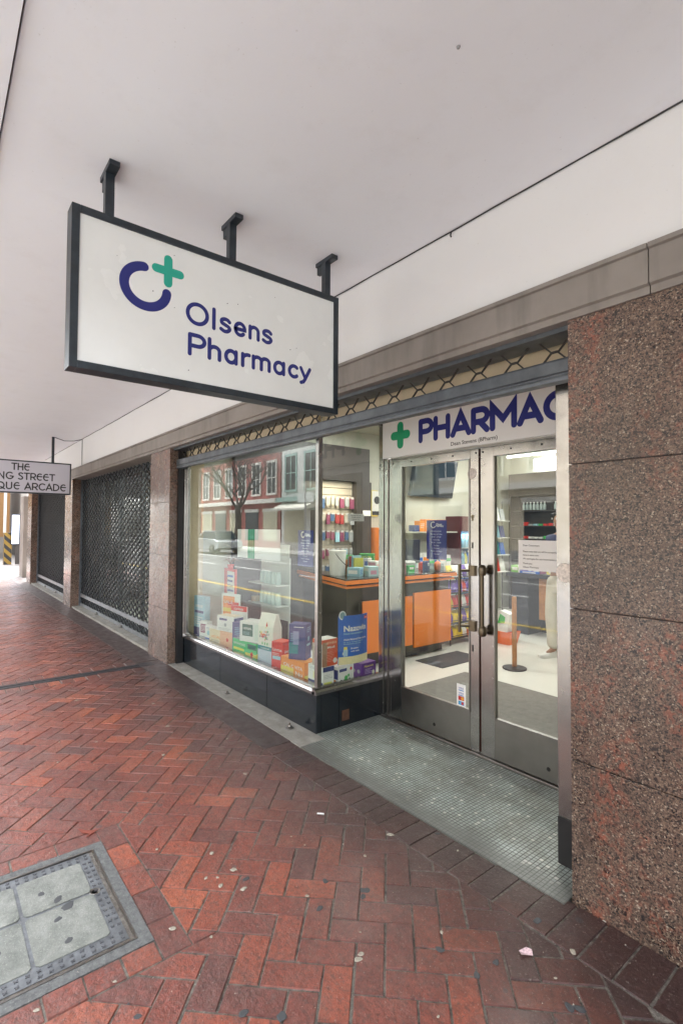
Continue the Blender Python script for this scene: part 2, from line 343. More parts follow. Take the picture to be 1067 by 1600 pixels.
# ------------------------------------------------------------------ lettering
def arc(cx, cy, rx, ry, a0, a1, n=20):
    return [(cx+rx*math.cos(R(a0+(a1-a0)*i/n)), cy+ry*math.sin(R(a0+(a1-a0)*i/n))) for i in range(n+1)]
def smooth(pts, n=6):
    out = []; P = [pts[0]]+list(pts)+[pts[-1]]
    for i in range(1, len(P)-2):
        for k in range(n):
            t = k/n; a, b, c, d = P[i-1], P[i], P[i+1], P[i+2]
            out.append(tuple(.5*((2*b[j])+(-a[j]+c[j])*t+(2*a[j]-5*b[j]+4*c[j]-d[j])*t*t+(-a[j]+3*b[j]-3*c[j]+d[j])*t**3) for j in (0, 1)))
    out.append(pts[-1]); return out
GL = {
 'O': ([arc(.44, .5, .37, .43, 0, 360, 40)], .98), 'l': ([[(.09, .93), (.09, .07)]], .30),
 's': ([smooth([(.42, .53), (.34, .61), (.22, .625), (.11, .56), (.11, .44), (.24, .37), (.38, .30), (.43, .20), (.35, .09), (.22, .065), (.08, .14)])], .58),
 'e': ([[(.09, .34), (.48, .34)]+arc(.285, .345, .2, .275, 0, 315)[1:]], .62),
 'n': ([[(.09, .07), (.09, .62)], [(.09, .40)]+arc(.27, .42, .18, .20, 180, 0)+[(.45, .07)]], .60),
 'h': ([[(.09, .07), (.09, .93)], [(.09, .40)]+arc(.27, .42, .18, .20, 180, 0)+[(.45, .07)]], .60),
 'P': ([[(.09, .07), (.09, .93)], [(.09, .93), (.34, .93)]+arc(.36, .69, .23, .24, 90, -90, 14)+[(.09, .45)]], .68),
 'a': ([arc(.275, .345, .19, .275, 0, 360, 30), [(.465, .62), (.465, .07)]], .63),
 'r': ([[(.09, .07), (.09, .62)], [(.09, .38)]+arc(.30, .40, .21, .215, 170, 80)], .42),
 'm': ([[(.09, .07), (.09, .62)], [(.09, .42)]+arc(.25, .45, .16, .17, 180, 0)+[(.41, .07)], [(.41, .42)]+arc(.57, .45, .16, .17, 180, 0)+[(.73, .07)]], .88),
 'c': ([arc(.285, .345, .2, .275, 48, 312)], .54),
 'y': ([[(.06, .62), (.26, .13)], [(.47, .62), (.25, .06), (.18, -.08), (.07, -.13)]], .52),
 'H': ([[(.09, .07), (.09, .93)], [(.62, .07), (.62, .93)], [(.09, .5), (.62, .5)]], .76),
 'A': ([[(.06, .07), (.38, .93), (.70, .07)], [(.17, .31), (.59, .31)]], .79),
 'R': ([[(.09, .07), (.09, .93)], [(.09, .93), (.36, .93)]+arc(.37, .68, .23, .25, 90, -90, 14)+[(.09, .43)], [(.33, .43), (.59, .07)]], .70),
 'M': ([[(.09, .07), (.09, .93), (.46, .38), (.83, .93), (.83, .07)]], .96),
 'C': ([arc(.45, .5, .36, .43, 48, 312)], .80), 'Y': ([[(.05, .93), (.37, .47), (.69, .93)], [(.37, .47), (.37, .07)]], .76),
 'T': ([[(.05, .93), (.61, .93)], [(.33, .93), (.33, .07)]], .70),
 'E': ([arc(.40, .5, .31, .43, 62, 298, 24), [(.10, .56), (.62, .56)]], .74),
 'N': ([[(.09, .07), (.09, .93), (.63, .07), (.63, .93)]], .82),
 'G': ([arc(.45, .5, .37, .43, 50, 348, 30)+[(.50, .44)]], .92),
 'S': ([smooth([(.50, .85), (.34, .93), (.15, .86), (.13, .68), (.33, .52), (.50, .34), (.46, .14), (.28, .07), (.08, .15)])], .64),
 'Q': ([arc(.45, .5, .37, .43, 0, 360, 36), [(.50, .30), (.88, .02)]], .98),
 'U': ([[(.09, .93)]+arc(.35, .33, .26, .26, 180, 360)+[(.61, .93)]], .78),
 'D': ([[(.09, .07), (.09, .93)], [(.09, .93)]+arc(.25, .5, .42, .43, 90, -90, 20)+[(.09, .07)]], .80),
 'L': ([[(.09, .93), (.09, .07), (.48, .07)]], .56), 'I': ([[(.09, .07), (.09, .93)]], .24), 'K': ([[(.09, .07), (.09, .93)], [(.58, .93), (.12, .45), (.6, .07)]], .68), ' ': ([], .40)}
def ribbon(mb, pts, w, f, m):
    closed = (abs(pts[0][0]-pts[-1][0])+abs(pts[0][1]-pts[-1][1])) < 1e-6; n = len(pts); h = w/2
    L_, R_ = [], []
    for i in range(n):
        p = pts[i]; a = pts[i-1] if i else (pts[-2] if closed else None); b = pts[i+1] if i < n-1 else (pts[1] if closed else None)
        d1 = None if a is None else Vector((p[0]-a[0], p[1]-a[1])).normalized(); d2 = None if b is None else Vector((b[0]-p[0], b[1]-p[1])).normalized()
        d1 = d1 or d2; d2 = d2 or d1; t = (d1+d2).normalized() if (d1+d2).length > 1e-6 else d1
        nn = Vector((-t.y, t.x)); k = h/max(.35, nn.dot(Vector((-d2.y, d2.x))))
        L_.append((p[0]+nn.x*k, p[1]+nn.y*k)); R_.append((p[0]-nn.x*k, p[1]-nn.y*k))
    vs = [f(*q) for q in L_]+[f(*q) for q in R_]; mb.add(vs, [(i, i+1, n+i+1, n+i) for i in range(n-1)], m)
    if not closed:
        for p, q in ((pts[0], pts[1]), (pts[-1], pts[-2])):
            a = math.degrees(math.atan2(p[1]-q[1], p[0]-q[0])); c = arc(p[0], p[1], h, h, a-90, a+90, 8); mb.add([f(*x) for x in c], [tuple(range(len(c)))], m)
def strokes(mb, text, size, w, o, U, V, m, N=None, width=None, eps=.0004):
    """stroke lettering: o origin, U,V unit directions, N towards the viewer; width = fit to this length"""
    o, U, V = Vector(o), Vector(U), Vector(V); N = Vector(N) if N else U.cross(V)
    tot = sum(GL[c][1] for c in text)*size; sx = width/tot if width else 1; x = 0; k = 0
    for c in text:
        for st in GL[c][0]:
            pts = [((x+a)*size*sx, b*size) for a, b in st]; k += 1; e = eps*(1+k % 3)
            ribbon(mb, pts, w*size, lambda a, b: o+U*a+V*b+N*e, m)
        x += GL[c][1]
_tc = {}
def text_geo(body, bold=0):
    if body in _tc: return _tc[body]
    cu = bpy.data.curves.new('t', 'FONT'); cu.body = body; cu.size = 1; cu.resolution_u = 3; cu.offset = bold or .012
    ob = bpy.data.objects.new('t', cu); COL.objects.link(ob); dg = bpy.context.evaluated_depsgraph_get(); dg.update()
    me = ob.evaluated_get(dg).to_mesh(); vs = [v.co.copy() for v in me.vertices]; fs = [tuple(p.vertices) for p in me.polygons]
    ob.evaluated_get(dg).to_mesh_clear(); bpy.data.objects.remove(ob); bpy.data.curves.remove(cu)
    w = max([v.x for v in vs] or [1]); _tc[body] = (vs, fs, w); return _tc[body]
def text(mb, body, size, o, U, V, m, N=None, width=None, eps=.0006, center=False):
    vs, fs, w = text_geo(body); o, U, V = Vector(o), Vector(U), Vector(V); N = Vector(N) if N else U.cross(V)
    sx = width/w if width else size; x0 = -w*sx/2 if center else 0
    mb.add([o+U*(v.x*sx+x0)+V*(v.y*size)+N*eps for v in vs], fs, m)

# ================================================================== SETTING
# ---- ground
XL = -34.0
MB().box(-120, -60, -.30, 60, 70, -.16, M_asphalt).build('ground')
tag(bpy.data.objects['ground'], kind='structure')
b = MB(); b.box(-20.0, -.44, -.16, 8, 2.10, -.0045, M_mortar); tag(b.build('pavement_bed'), kind='structure')

def clip(poly, a, b_, c):      # keep a*x+b*y<=c
    out = []; n = len(poly)
    for i in range(n):
        p, q = poly[i], poly[(i+1) % n]; dp = a*p[0]+b_*p[1]-c; dq = a*q[0]+b_*q[1]-c
        if dp <= 0: out.append(p)
        if (dp < 0 < dq) or (dq < 0 < dp): t = dp/(dp-dq); out.append((p[0]+(q[0]-p[0])*t, p[1]+(q[1]-p[1])*t))
    return out
def clip_rect(poly, x0, y0, x1, y1):
    for a, b_, c in ((-1, 0, -x0), (1, 0, x1), (0, -1, -y0), (0, 1, y1)):
        poly = clip(poly, a, b_, c)
        if len(poly) < 3: return []
    return poly
BR_V, BR_F, BR_C = [], [], []
def put_brick(poly, inset=.0014, edge=.0045, dark=0, z=0.0):
    ar = sum(poly[i][0]*poly[(i+1) % len(poly)][1]-poly[(i+1) % len(poly)][0]*poly[i][1] for i in range(len(poly)))/2
    if abs(ar) < .0012: return
    if ar < 0: poly = poly[::-1]
    ja = random.gauss(0, .006); jx, jy = random.gauss(0, .0009), random.gauss(0, .0009); mx_ = sum(p[0] for p in poly)/len(poly); my_ = sum(p[1] for p in poly)/len(poly)
    poly = [(p[0]-(p[1]-my_)*ja+jx, p[1]+(p[0]-mx_)*ja+jy) for p in poly]
    cx = sum(p[0] for p in poly)/len(poly); cy = sum(p[1] for p in poly)/len(poly)
    def ins(d):
        out = []; n = len(poly)
        for i in range(n):
            a, p, c = Vector(poly[i-1]), Vector(poly[i]), Vector(poly[(i+1) % n])
            u, v = (p-a), (c-p)
            if u.length < 1e-5 or v.length < 1e-5: out.append(tuple(p)); continue
            u.normalize(); v.normalize(); n1, n2 = Vector((-u.y, u.x)), Vector((-v.y, v.x)); s = n1+n2
            k = max(.5, (s.length_squared)/2); out.append((p.x+s.x*d/k, p.y+s.y*d/k))
        return out
    o = len(BR_V); n = len(poly); tx, ty = random.gauss(0, .006), random.gauss(0, .006); dz = random.gauss(0, .0011)
    j = random.uniform(-.001, .0012)
    A, B = ins(inset+j), ins(inset+edge+j)
    for p in A: BR_V.append((p[0], p[1], z-.009))
    for p in B: BR_V.append((p[0]+random.gauss(0, .0006), p[1]+random.gauss(0, .0006), z+dz+(p[0]-cx)*tx+(p[1]-cy)*ty))
    t = min(1, max(0, random.gauss(.52, .24)-dark)); cc = (t, random.random(), 0, 1)
    BR_F.append([o+n+i for i in range(n)]); BR_C.append(cc)
    for i in range(n): BR_F.append([o+i, o+(i+1) % n, o+n+(i+1) % n, o+n+i]); BR_C.append(cc)
BL, BW = .2135, .1068
ca, sa = math.cos(R(46)), math.sin(R(46))
MX0, MX1, MY0, MY1 = -2.735, -1.965, -.05, .692     # hole left for the cover's concrete surround
HB = .107
RX0, RX1, RY0, RY1 = MX0-HB, MX1+HB, MY0-HB, MY1+HB
DR0, DR1 = -6.10, -5.66
regions = [(-20.0, -.44, DR0, 1.855), (DR1, -.44, RX0, 1.855), (RX1, -.44, .9, 1.855), (RX0, RY1, RX1, 1.855), (RX0, -.44, RX1, RY0)]
for i in range(-190, 40):
    for j in range(-140, 180):
        k = (i-j) % 4
        if k == 0: c = [(i, j), (i+2, j), (i+2, j+1), (i, j+1)]
        elif k == 3: c = [(i, j), (i+1, j), (i+1, j+2), (i, j+2)]
        else: continue
        w = [((p[0]*BW)*ca-(p[1]*BW)*sa-.03, (p[0]*BW)*sa+(p[1]*BW)*ca+.02) for p in c]
        xs = [p[0] for p in w]; ys = [p[1] for p in w]
        if max(ys) < -.44 or min(ys) > 1.86 or max(xs) < -20 or min(xs) > .9: continue
        if max(ys) <= 1.852 and min(ys) > -.43 and (max(xs) < DR0 or min(xs) > DR1) and (max(xs) < RX0 or min(xs) > RX1 or min(ys) > RY1): put_brick(w); continue
        if min(xs) > DR1 and (max(xs) < RX0 or min(xs) > RX1 or min(ys) > RY1):
            q = clip_rect(w, DR1, -.44, .9, 1.855)
            if len(q) >= 3: put_brick(q)
            continue
        for rg in regions:
            if max(xs) < rg[0] or min(xs) > rg[2] or max(ys) < rg[1] or min(ys) > rg[3]: continue
            q = clip_rect(w, *rg)
            if len(q) >= 3: put_brick(q)
def course(x0, y0, x1, y1, nx, ny, dark=0):
    for a in range(nx):
        for c in range(ny):
            u0, u1 = x0+(x1-x0)*a/nx, x0+(x1-x0)*(a+1)/nx; v0, v1 = y0+(y1-y0)*c/ny, y0+(y1-y0)*(c+1)/ny
            put_brick([(u0, v0), (u1, v0), (u1, v1), (u0, v1)], dark=dark)
course(RX0, MY1, RX1, RY1, 5, 1); course(RX0, RY0, RX1, MY0, 5, 1); course(MX1, MY0, RX1, MY1, 1, 6); course(RX0, MY0, MX0, MY1, 1, 4)
course(-3.15, 1.855, -1.42, 2.068, 15, 1, .25); course(-1.42, 1.855, .5, 2.11, 16, 1, .3)
course(-6.10, -.44, -5.95, 1.855, 1, 20, .05); course(-5.81, -.44, -5.66, 1.855, 1, 20, .05)
me = bpy.data.meshes.new('pavement'); me.from_pydata(BR_V, [], BR_F)
at = me.color_attributes.new('tone', 'FLOAT_COLOR', 'CORNER')
buf = []
for p, c in zip(me.polygons, BR_C): buf.extend(list(c)*p.loop_total)
at.data.foreach_set('color', buf); me.materials.append(M_brick)
o = bpy.data.objects.new('pavement', me); COL.objects.link(o); tag(o, kind='structure')
# border slabs beside the shopfronts
b = MB(); b.box(-20.0, 1.858, -.1, -6.02, 2.135, .0005, M_slab); b.box(-5.99, 1.858, -.1, -3.152, 2.12, .0008, M_slab); tag(b.build('pavement_border'), kind='structure')
b = MB(); b.prism([(-5.76, 2.121), (-3.02, 2.069), (-3.02, 2.284), (-5.76, 2.3)], 'z', -.1, .0045, M_strip); b.box(-10.8, 2.136, -.1, -6.38, 2.42, .03, M_strip); b.box(-15.8, 2.136, -.1, -11.47, 2.42, .03, M_strip)
tag(b.build('stone_strip'), kind='structure')
b = MB(); b.prism([(-3.018, 2.069), (-1.10, 2.069), (-1.10, 3.02), (-3.14, 3.02), (-3.14, 2.287), (-3.018, 2.287)], 'z', -.1, .004, M_tile); tag(b.build('recess_floor'), kind='structure')
b = MB(); b.box(-5.945, -.44, -.1, -5.815, 1.855, -.006, M_slab); tag(b.build('drain_bed'), kind='structure')
# drain channel
b = MB(); b.box(-5.94, -.42, -.02, -5.895, 2.0, .003); b.box(-5.865, -.42, -.02, -5.82, 2.0, .003)
tag(b.build('drain_channel', mat('cast_iron', (.06, .06, .065), .5, .5, var=.3, vscale=30)), 'narrow dark iron drain channel crossing the brick pavement towards the first granite column', 'drain')
# beyond the end of the block
M_fp = m_ground('far_paving', (.11, .10, .095), (.17, .155, .145), (.2, .2, .2), .7, 4)
b = MB(); b.box(-120, -.44, -.16, -20.0, 2.6, .0, M_fp); b.box(-120, 2.6, -.16, -20, 14, -.02, M_fp); b.box(-20, 2.14, -.16, -15.8, 14, -.004, M_fp); tag(b.build('far_pavement'), kind='structure')
b = MB(); b.box(-120, -.60, -.16, 40, -.442, .004, M_kerb); tag(b.build('kerb', bevel=.01), kind='structure')
b = MB(); b.box(-120, -15.4, -.16, 40, -12.0, -.02, M_kerb); tag(b.build('far_footpath'), kind='structure')
M_yel = mat('yellow_line', (.55, .38, .06), .7, var=.2, vscale=20); M_wl = mat('white_line', (.6, .6, .58), .7, var=.2, vscale=20)
b = MB(); b.box(-60, -2.27, -.16, 20, -2.15, -.153, M_yel); b.box(-60, -8.55, -.16, 20, -8.43, -.153, M_wl)
b.box(-9.0, -3.0, -.16, -8.9, -2.27, -.152, M_yel)
for i in range(14): b.box(-50+i*5, -5.75, -.16, -47+i*5, -5.63, -.153, M_wl)
tag(b.build('road_markings'), kind='structure')

# ---- canopy over the pavement
b = MB(); b.box(-19, .19, 3.13, 6, 2.4, 3.34, M_ceil); b.box(-19, -.42, 3.112, 6, .182, 3.34, M_ceil); b.box(-19, .182, 3.16, 6, .19, 3.34, M_slab)
o = b.build('canopy'); tag(o, 'white painted concrete canopy soffit covering the brick pavement', 'canopy')
b = MB(); b.box(-19, -.55, 3.02, 6, -.421, 3.40, M_ceil); b.build('fascia', None, o)
# ---- building above and around the shopfronts (one building, its parts)
bld = empty('building', (-6, 2.4, 0), 'shopfront building with white wall band, stone lintel and shopfronts between granite columns', 'building')
b = MB(); b.box(-16.4, 2.13, 2.60, 6, 2.40, 3.13, M_wall); b.build('upper_wall', None, bld)
b = MB(); b.prism([(2.100, 2.440), (2.48, 2.440), (2.48, 2.626), (2.072, 2.626), (2.072, 2.608), (2.085, 2.604), (2.085, 2.476), (2.100, 2.470)], 'x', -16.4, -.760, M_lint)
b.prism([(2.100, 2.440), (2.48, 2.440), (2.48, 2.626), (2.072, 2.626), (2.072, 2.608), (2.085, 2.604), (2.085, 2.476), (2.100, 2.470)], 'x', -.756, 6, M_lint)
b.box(-.760, 2.11, 2.44, -.756, 2.45, 2.62, M_slab); b.build('lintel', None, bld)
b = MB(); b.box(-16.4, 2.42, 3.13, 6, 9, 6.5, M_lint); b.box(-16.4, 2.40, 2.98, 6, 9.2, 3.125, M_cream); b.build('upper_floors', None, bld)  # unseen upper storeys, cut low to let sun onto the road
b = MB(); b.box(-6.02, 2.46, -.05, -5.82, 9.2, 2.98, M_cream); b.box(-16.5, 2.3, -.05, -16.2, 9.2, 3.0, M_lint)
b.box(-6.0, 9.0, -.05, 1.3, 9.2, 2.98, M_cream); b.box(1.1, 2.40, -.05, 1.3, 9.0, 2.98, M_cream); b.box(-16.2, 9.0, -.05, -6.0, 9.2, 2.98, M_cream)
b.build('inner_wall', None, bld)
b = MB(); b.box(-5.82, 3.02, -.1, 1.1, 9.0, .012, M_floor); b.box(-16.2, 2.43, -.1, -6.02, 9.0, .02, M_floor); b.build('shop_floor', None, bld)
# tan soffit board behind the raised grille
b = MB(); b.box(-5.80, 2.305, 2.27, -3.16, 2.33, 2.46, M_tan); b.box(-3.16, 2.96, 2.452, -1.2, 2.99, 2.98, M_tan); b.box(-3.1, 2.37, 2.448, -1.1, 2.96, 2.46, M_tan); b.box(-3.158, 2.345, 2.30, -1.1, 2.365, 2.462, M_tan)
b.build('soffit_board', None, bld)

# granite columns of stacked slabs
def column(x0, x1, y0, y1, joints, m, label, gap=.004):
    r = empty('granite_column', ((x0+x1)/2, (y0+y1)/2, 0), label, 'column', 'granite columns between the shopfronts')
    zs = [-.02]+joints+[2.44]
    for a, c in zip(zs[:-1], zs[1:]):
        dx = random.uniform(-.001, .001)
        MB().box(x0, y0+dx, a+gap/2, x1, y1, c-gap/2 if c < 2.44 else c, m).build('stone_slab', None, r, bevel=.0025)
    MB().box(x0+.01, y0+.01, 0, x1-.01, y1-.01, 2.43, M_slab).build('core', None, r)
    return r
column(-1.086, 3.4, 2.11, 2.40, [.588, 1.214, 1.822], M_gran, 'wide brown and orange speckled granite column at the right beside the glass doors')
column(-6.38, -5.735, 2.11, 2.42, [.60, 1.22, 1.83], M_gran2, 'polished granite column with a painted-in pink reflection between the pharmacy window and the nearer closed shutter')
column(-11.47, -10.82, 2.11, 2.42, [.60, 1.22, 1.83], M_gran2, 'narrow polished granite column between the two closed mesh shutters')
column(-16.45, -15.80, 2.11, 2.42, [.60, 1.22, 1.83], M_gran2, 'farthest granite column at the far end of the second mesh shutter')
column(-18.7, -18.0, 2.20, 2.50, [1.2], M_lint, 'plain brown free-standing pillar past the end of the shopfronts')

# ---- shutters
def lattice(mb, x0, x1, z0, z1, y, cw, ch, r, phase=0, m=None):
    """diamond mesh of zigzag links; ch = height of one zigzag row (half a diamond)"""
    nx = int(round((x1-x0)/cw)); nz = int(round((z1-z0)/ch)); cw = (x1-x0)/nx; ch = (z1-z0)/nz
    for j in range(nz):
        zb = z0+j*ch; pts = []
        for i in range(nx*2+1):
            x = x0+i*cw/2; up = (i+j+phase) % 2; zc = zb+(ch if up else 0)
            pts += [(x-cw*.07, zc), (x+cw*.07, zc)]
        vs = []; dy = y+(.003 if j % 2 else -.003)
        for k, (x, z) in enumerate(pts): vs += [(x, dy-r, z+r*.9), (x, dy+r, z), (x, dy-r, z-r*.9)]
        n = len(pts); fs = []
        for k in range(n-1):
            for q in range(3): fs.append((k*3+q, k*3+(q+1) % 3, k*3+3+(q+1) % 3, k*3+3+q))
        mb.add(vs, fs, m)
def closed_shutter(x0, x1, label):
    r = empty('roller_shutter', ((x0+x1)/2, 2.30, .03), label, 'shutter', 'closed mesh roller shutters')
    nb = MB(); lattice(nb, x0+.03, x1-.03, .26, 2.42, 2.295, .185, .046, .0100, m=M_mesh); nb.build('mesh', None, r)
    nb = MB(); lattice(nb, x0+.03, x1-.03, .08, .20, 2.295, .185, .040, .0085, m=M_mesh); nb.build('mesh', None, r)
    MB().box(x0+.02, 2.275, .20, x1-.02, 2.312, .262).build('middle_rail', M_bar, r, bevel=.003)
    MB().box(x0+.02, 2.270, .032, x1-.02, 2.315, .085).build('bottom_rail', M_bar, r, bevel=.003)
    MB().box(x0, 2.255, .03, x0+.04, 2.33, 2.44).build('guide', M_shut, r)
    MB().box(x1-.04, 2.255, .03, x1, 2.33, 2.44).build('guide', M_shut, r)
    for fx in (.30, .62):
        xx = x0+(x1-x0)*fx; MB().box(xx-.05, 2.245, .035, xx+.05, 2.27, .075).box(xx-.02, 2.235, .02, xx+.02, 2.255, .055).build('lock', M_steel2, r, bevel=.003)
    return r
closed_shutter(-10.82, -6.38, 'closed dark diamond mesh shutter of the nearer bay, right next to the pharmacy')
closed_shutter(-15.80, -11.47, 'closed dark diamond mesh shutter of the farther bay, behind the arcade sign')

r = empty('roller_grille', (-3.4, 2.2, 2.2), 'raised diamond mesh security grille above the pharmacy window and doorway', 'shutter')
nb = MB(); lattice(nb, -5.70, -1.10, 2.285, 2.435, 2.225, .205, .075, .0062, m=M_meshb); nb.build('mesh', None, r)
nb = MB(); nb.prism([(2.178, 2.222), (2.182, 2.212), (2.24, 2.212), (2.24, 2.312), (2.182, 2.312), (2.178, 2.302), (2.178, 2.250), (2.186, 2.244), (2.186, 2.236), (2.178, 2.230)], 'x', -5.715, -1.092); nb.build('bottom_rail', M_shut, r)
nb = MB(); nb.box(-5.735, 2.15, 2.418, -1.088, 2.30, 2.4395); nb.build('top_rail', M_shut, r)
nb = MB(); nb.box(-5.733, 2.20, 0.0, -5.69, 2.275, 2.41); nb.build('guide', M_black, r)

# ================================================================== PHARMACY SHOPFRONT
GX, GY = -3.112, 2.287
sf = empty('display_window', (-4.4, 2.29, 0), 'large corner display window in chrome frame on a black tiled plinth', 'window')
nb = MB(); nb.box(-5.715, 2.283, 0, -4.75, 2.33, .292); nb.box(-4.746, 2.283, 0, -3.85, 2.33, .292); nb.box(-3.846, 2.283, 0, -3.128, 2.33, .292)
nb.box(-3.20, 2.333, 0, -3.128, 2.50, .292); nb.box(-3.20, 2.504, 0, -3.128, 2.94, .292); nb.build('plinth', M_blackst, sf, bevel=.003)
nb = MB(); nb.box(-3.1278, 2.53, .045, -3.1245, 2.60, .125); nb.build('vent', mat('terracotta', (.10, .045, .025), .7, var=.3, vscale=40), sf)
prof = [(2.262, .296), (2.262, .318), (2.272, .332), (2.300, .335), (2.300, .350), (2.345, .350), (2.345, .293), (2.27, .293)]
nb = MB(); nb.prism(prof, 'x', -5.72, -3.128); 
nb.prism([(-3.128-.03, .293), (-3.105, .296), (-3.105, .318), (-3.115, .332), (-3.135, .335), (-3.135, .350), (-3.158, .350)][::-1], 'y', 2.262, 2.93); nb.build('sill', M_steel, sf)
nb = MB(); nb.box(-3.142, 2.272, .35, -3.104, 2.312, 2.262); nb.build('corner_post', M_steel, sf, bevel=.003)
nb = MB(); nb.box(-5.690, 2.25, .30, -5.640, 2.30, 2.262); nb.box(-5.715, 2.27, .30, -5.692, 2.32, 2.262); nb.box(-5.637, 2.272, .335, -5.615, 2.305, 2.262); nb.build('jamb', M_steel, sf, bevel=.003)
nb = MB(); nb.box(-5.64, 2.272, 2.235, -3.142, 2.312, 2.262); nb.box(-3.142, 2.312, 2.40, -3.108, 2.93, 2.44); nb.build('head', M_steel2, sf, bevel=.002)
MB().box(-5.614, 2.284, .35, -3.142, 2.290, 2.236).build('pane', M_glass, sf)
MB().box(-3.127, 2.312, .35, -3.121, 2.93, 2.40).build('pane', M_glassd, sf)
nb = MB(); nb.box(-5.80, 2.345, .24, -3.159, 3.02, .309); nb.build('display_shelf', M_white, sf)
nb = MB(); nb.box(-5.72, 2.335, .31, -5.69, 2.50, 2.44); nb.build('side_panel', M_tan, sf)

# doors
DY = 2.94
df = empty('door_frame', (-2.14, DY, 0), 'polished steel door frame with posts and white fascia around the glass doors', 'door frame')
nb = MB(); nb.box(-3.140, 2.925, .0, -3.082, 2.99, 2.452); nb.box(-3.078, 2.93, .0, -3.035, 2.99, 2.118); nb.box(-3.033, 2.94, .0, -3.004, 2.99, 2.118); nb.build('post', M_steel, df, bevel=.004)
nb = MB(); nb.box(-1.222, 2.94, 0, -1.18, 3.0, 2.45); nb.build('post', M_steel, df, bevel=.004)
nb = MB(); nb.box(-3.033, 2.945, 2.103, -1.22, 2.99, 2.118); nb.build('head', M_steel2, df)
nb = MB(); nb.box(-3.10, 2.915, .004, -1.22, 3.02, .022); nb.build('threshold', M_steel2, df, bevel=.003)
fas = MB().box(-3.074, 2.905, 2.119, -1.20, 2.938, 2.449).build('fascia_panel', mat('fascia_white', (.76, .75, .74), .4, var=.02), df, bevel=.002)
nb = MB()
def plus(mb, c, L, w, U, V, N, m, eps=.0012):
    c, U, V, N = Vector(c), Vector(U), Vector(V), Vector(N); h = L/2-w/2
    ribbon(mb, [(-h, 0), (h, 0)], w, lambda a, b_: c+U*a+V*b_+N*eps, m)
    ribbon(mb, [(0, -h), (0, h)], w, lambda a, b_: c+U*a+V*b_+N*(eps+.0003), m)
plus(nb, (-2.870, 2.905, 2.287), .216, .068, (1, 0, 0), (0, 0, 1), (0, -1, 0), M_green)
strokes(nb, 'PHARMACY', .166, .26, (-2.674, 2.905, 2.205), (1, 0, 0), (0, 0, 1), M_navy, width=1.365)
text(nb, 'Dean Stevens (BPharm)', .038, (-2.366, 2.905, 2.140), (1, 0, 0), (0, 0, 1), M_ink, width=.39)
nb.build('lettering', None, fas)
def door(x0, x1, hinge_left, label):
    r = empty('glass_door', ((x0+x1)/2, DY, .02), label, 'door', 'pair of glass entrance doors')
    gl, gr = (.118, .072) if hinge_left else (.105, .105)
    gz0, gz1 = .28, 2.035
    y0, y1 = 2.935, 2.975
    nb = MB(); nb.box(x0, y0, .026, x0+gl, y1, 2.098); nb.box(x1-gr, y0, .026, x1, y1, 2.098); nb.box(x0+gl, y0, gz1, x1-gr, y1, 2.098); nb.build('frame', M_steel, r, bevel=.002)
    nb = MB(); nb.box(x0+gl-.001, y0-.002, .028, x1-gr+.001, y1, gz0); nb.build('kick_panel', M_steel2, r, bevel=.002)
    nb = MB(); nb.box(x0+gl, y0-.008, gz0, x1-gr, y0+.02, gz0+.016); nb.box(x0+gl, y0-.006, gz0, x0+gl+.010, y0+.02, gz1); nb.box(x1-gr-.010, y0-.006, gz0, x1-gr, y0+.02, gz1); nb.build('bead', M_steel2, r)
    MB().box(x0+gl, 2.956, gz0, x1-gr, 2.962, gz1).build('pane', M_glassd, r)
    hx = x1-.045 if hinge_left else x0+.045
    if hinge_left:
        nb = MB()
        for z in (.875, 1.255): nb.box(hx-.03, y0-.018, z-.035, hx+.02, y0, z+.035, M_brass); nb.tube([(hx-.02, y0-.01, z), (hx-.075, y0-.055, z)], .010, M_brass)
        nb.tube([(hx-.075, y0-.055, .83), (hx-.075, y0-.055, 1.30)], .011, M_brass)
        h = nb.build('pull_handle', None, r)
        nb = MB(); nb.lathe([(.0, -.004), (.012, -.004), (.012, 0), (.009, .001)], (hx-.005, y0, 1.63), 12, M_brass, 'y'); nb.box(hx-.01, y0-.004, 1.60, hx, y0, 1.625, M_brass); nb.box(hx-.01, y0-.004, 1.41, hx-.002, y0, 1.45, M_black); nb.box(hx-.01, y0-.004, .70, hx-.002, y0, .745, M_black); nb.build('lock', None, r)
        nb = MB(); nb.lathe([(.0, -.003), (.036, -.003), (.038, 0)], (hx-.01, y0, 1.93), 20, mat('worn_disc', (.55, .5, .47), .5, var=.3, vscale=60), 'y'); nb.build('sticker', None, r)
    else:
        nb = MB(); nb.tube([(hx, y0-.05, .87), (hx, y0-.05, 1.255)], .014, M_brass)
        for z in (.86, 1.265): nb.lathe([(.012, -.035), (.024, -.03), (.028, -.012), (.028, .012), (.022, .03), (.012, .038)], (hx, y0-.045, z), 12, M_brass); nb.tube([(hx, y0-.045, z), (hx, y0, z)], .012, M_brass)
        nb.build('pull_handle', None, r)
    # screw heads
    nb = MB()
    for xx, z in ([(x0+.02+i*(x1-x0-.04)/4, 2.07) for i in range(5)]): nb.lathe([(.0, -.003), (.006, -.003), (.007, 0)], (xx, y0, z), 8, M_black, 'y')
    nb.lathe([(.0, -.003), (.011, -.003), (.013, 0)], ((x0+x1)/2+.03, y0-.002, .10), 10, M_black, 'y'); nb.build('screw', None, r)
    return r
d1 = door(-3.000, -2.148, True, 'left glass door with card stickers low on its pane and a tubular pull handle')
d2 = door(-2.132, -1.226, False, 'right glass door with a thick dark bar handle and a paper notice inside')
MB().box(-2.147, 2.950, .03, -2.133, 2.99, 2.10).build('seal', mat('red_brown_seal', (.07, .022, .014), .6), df)
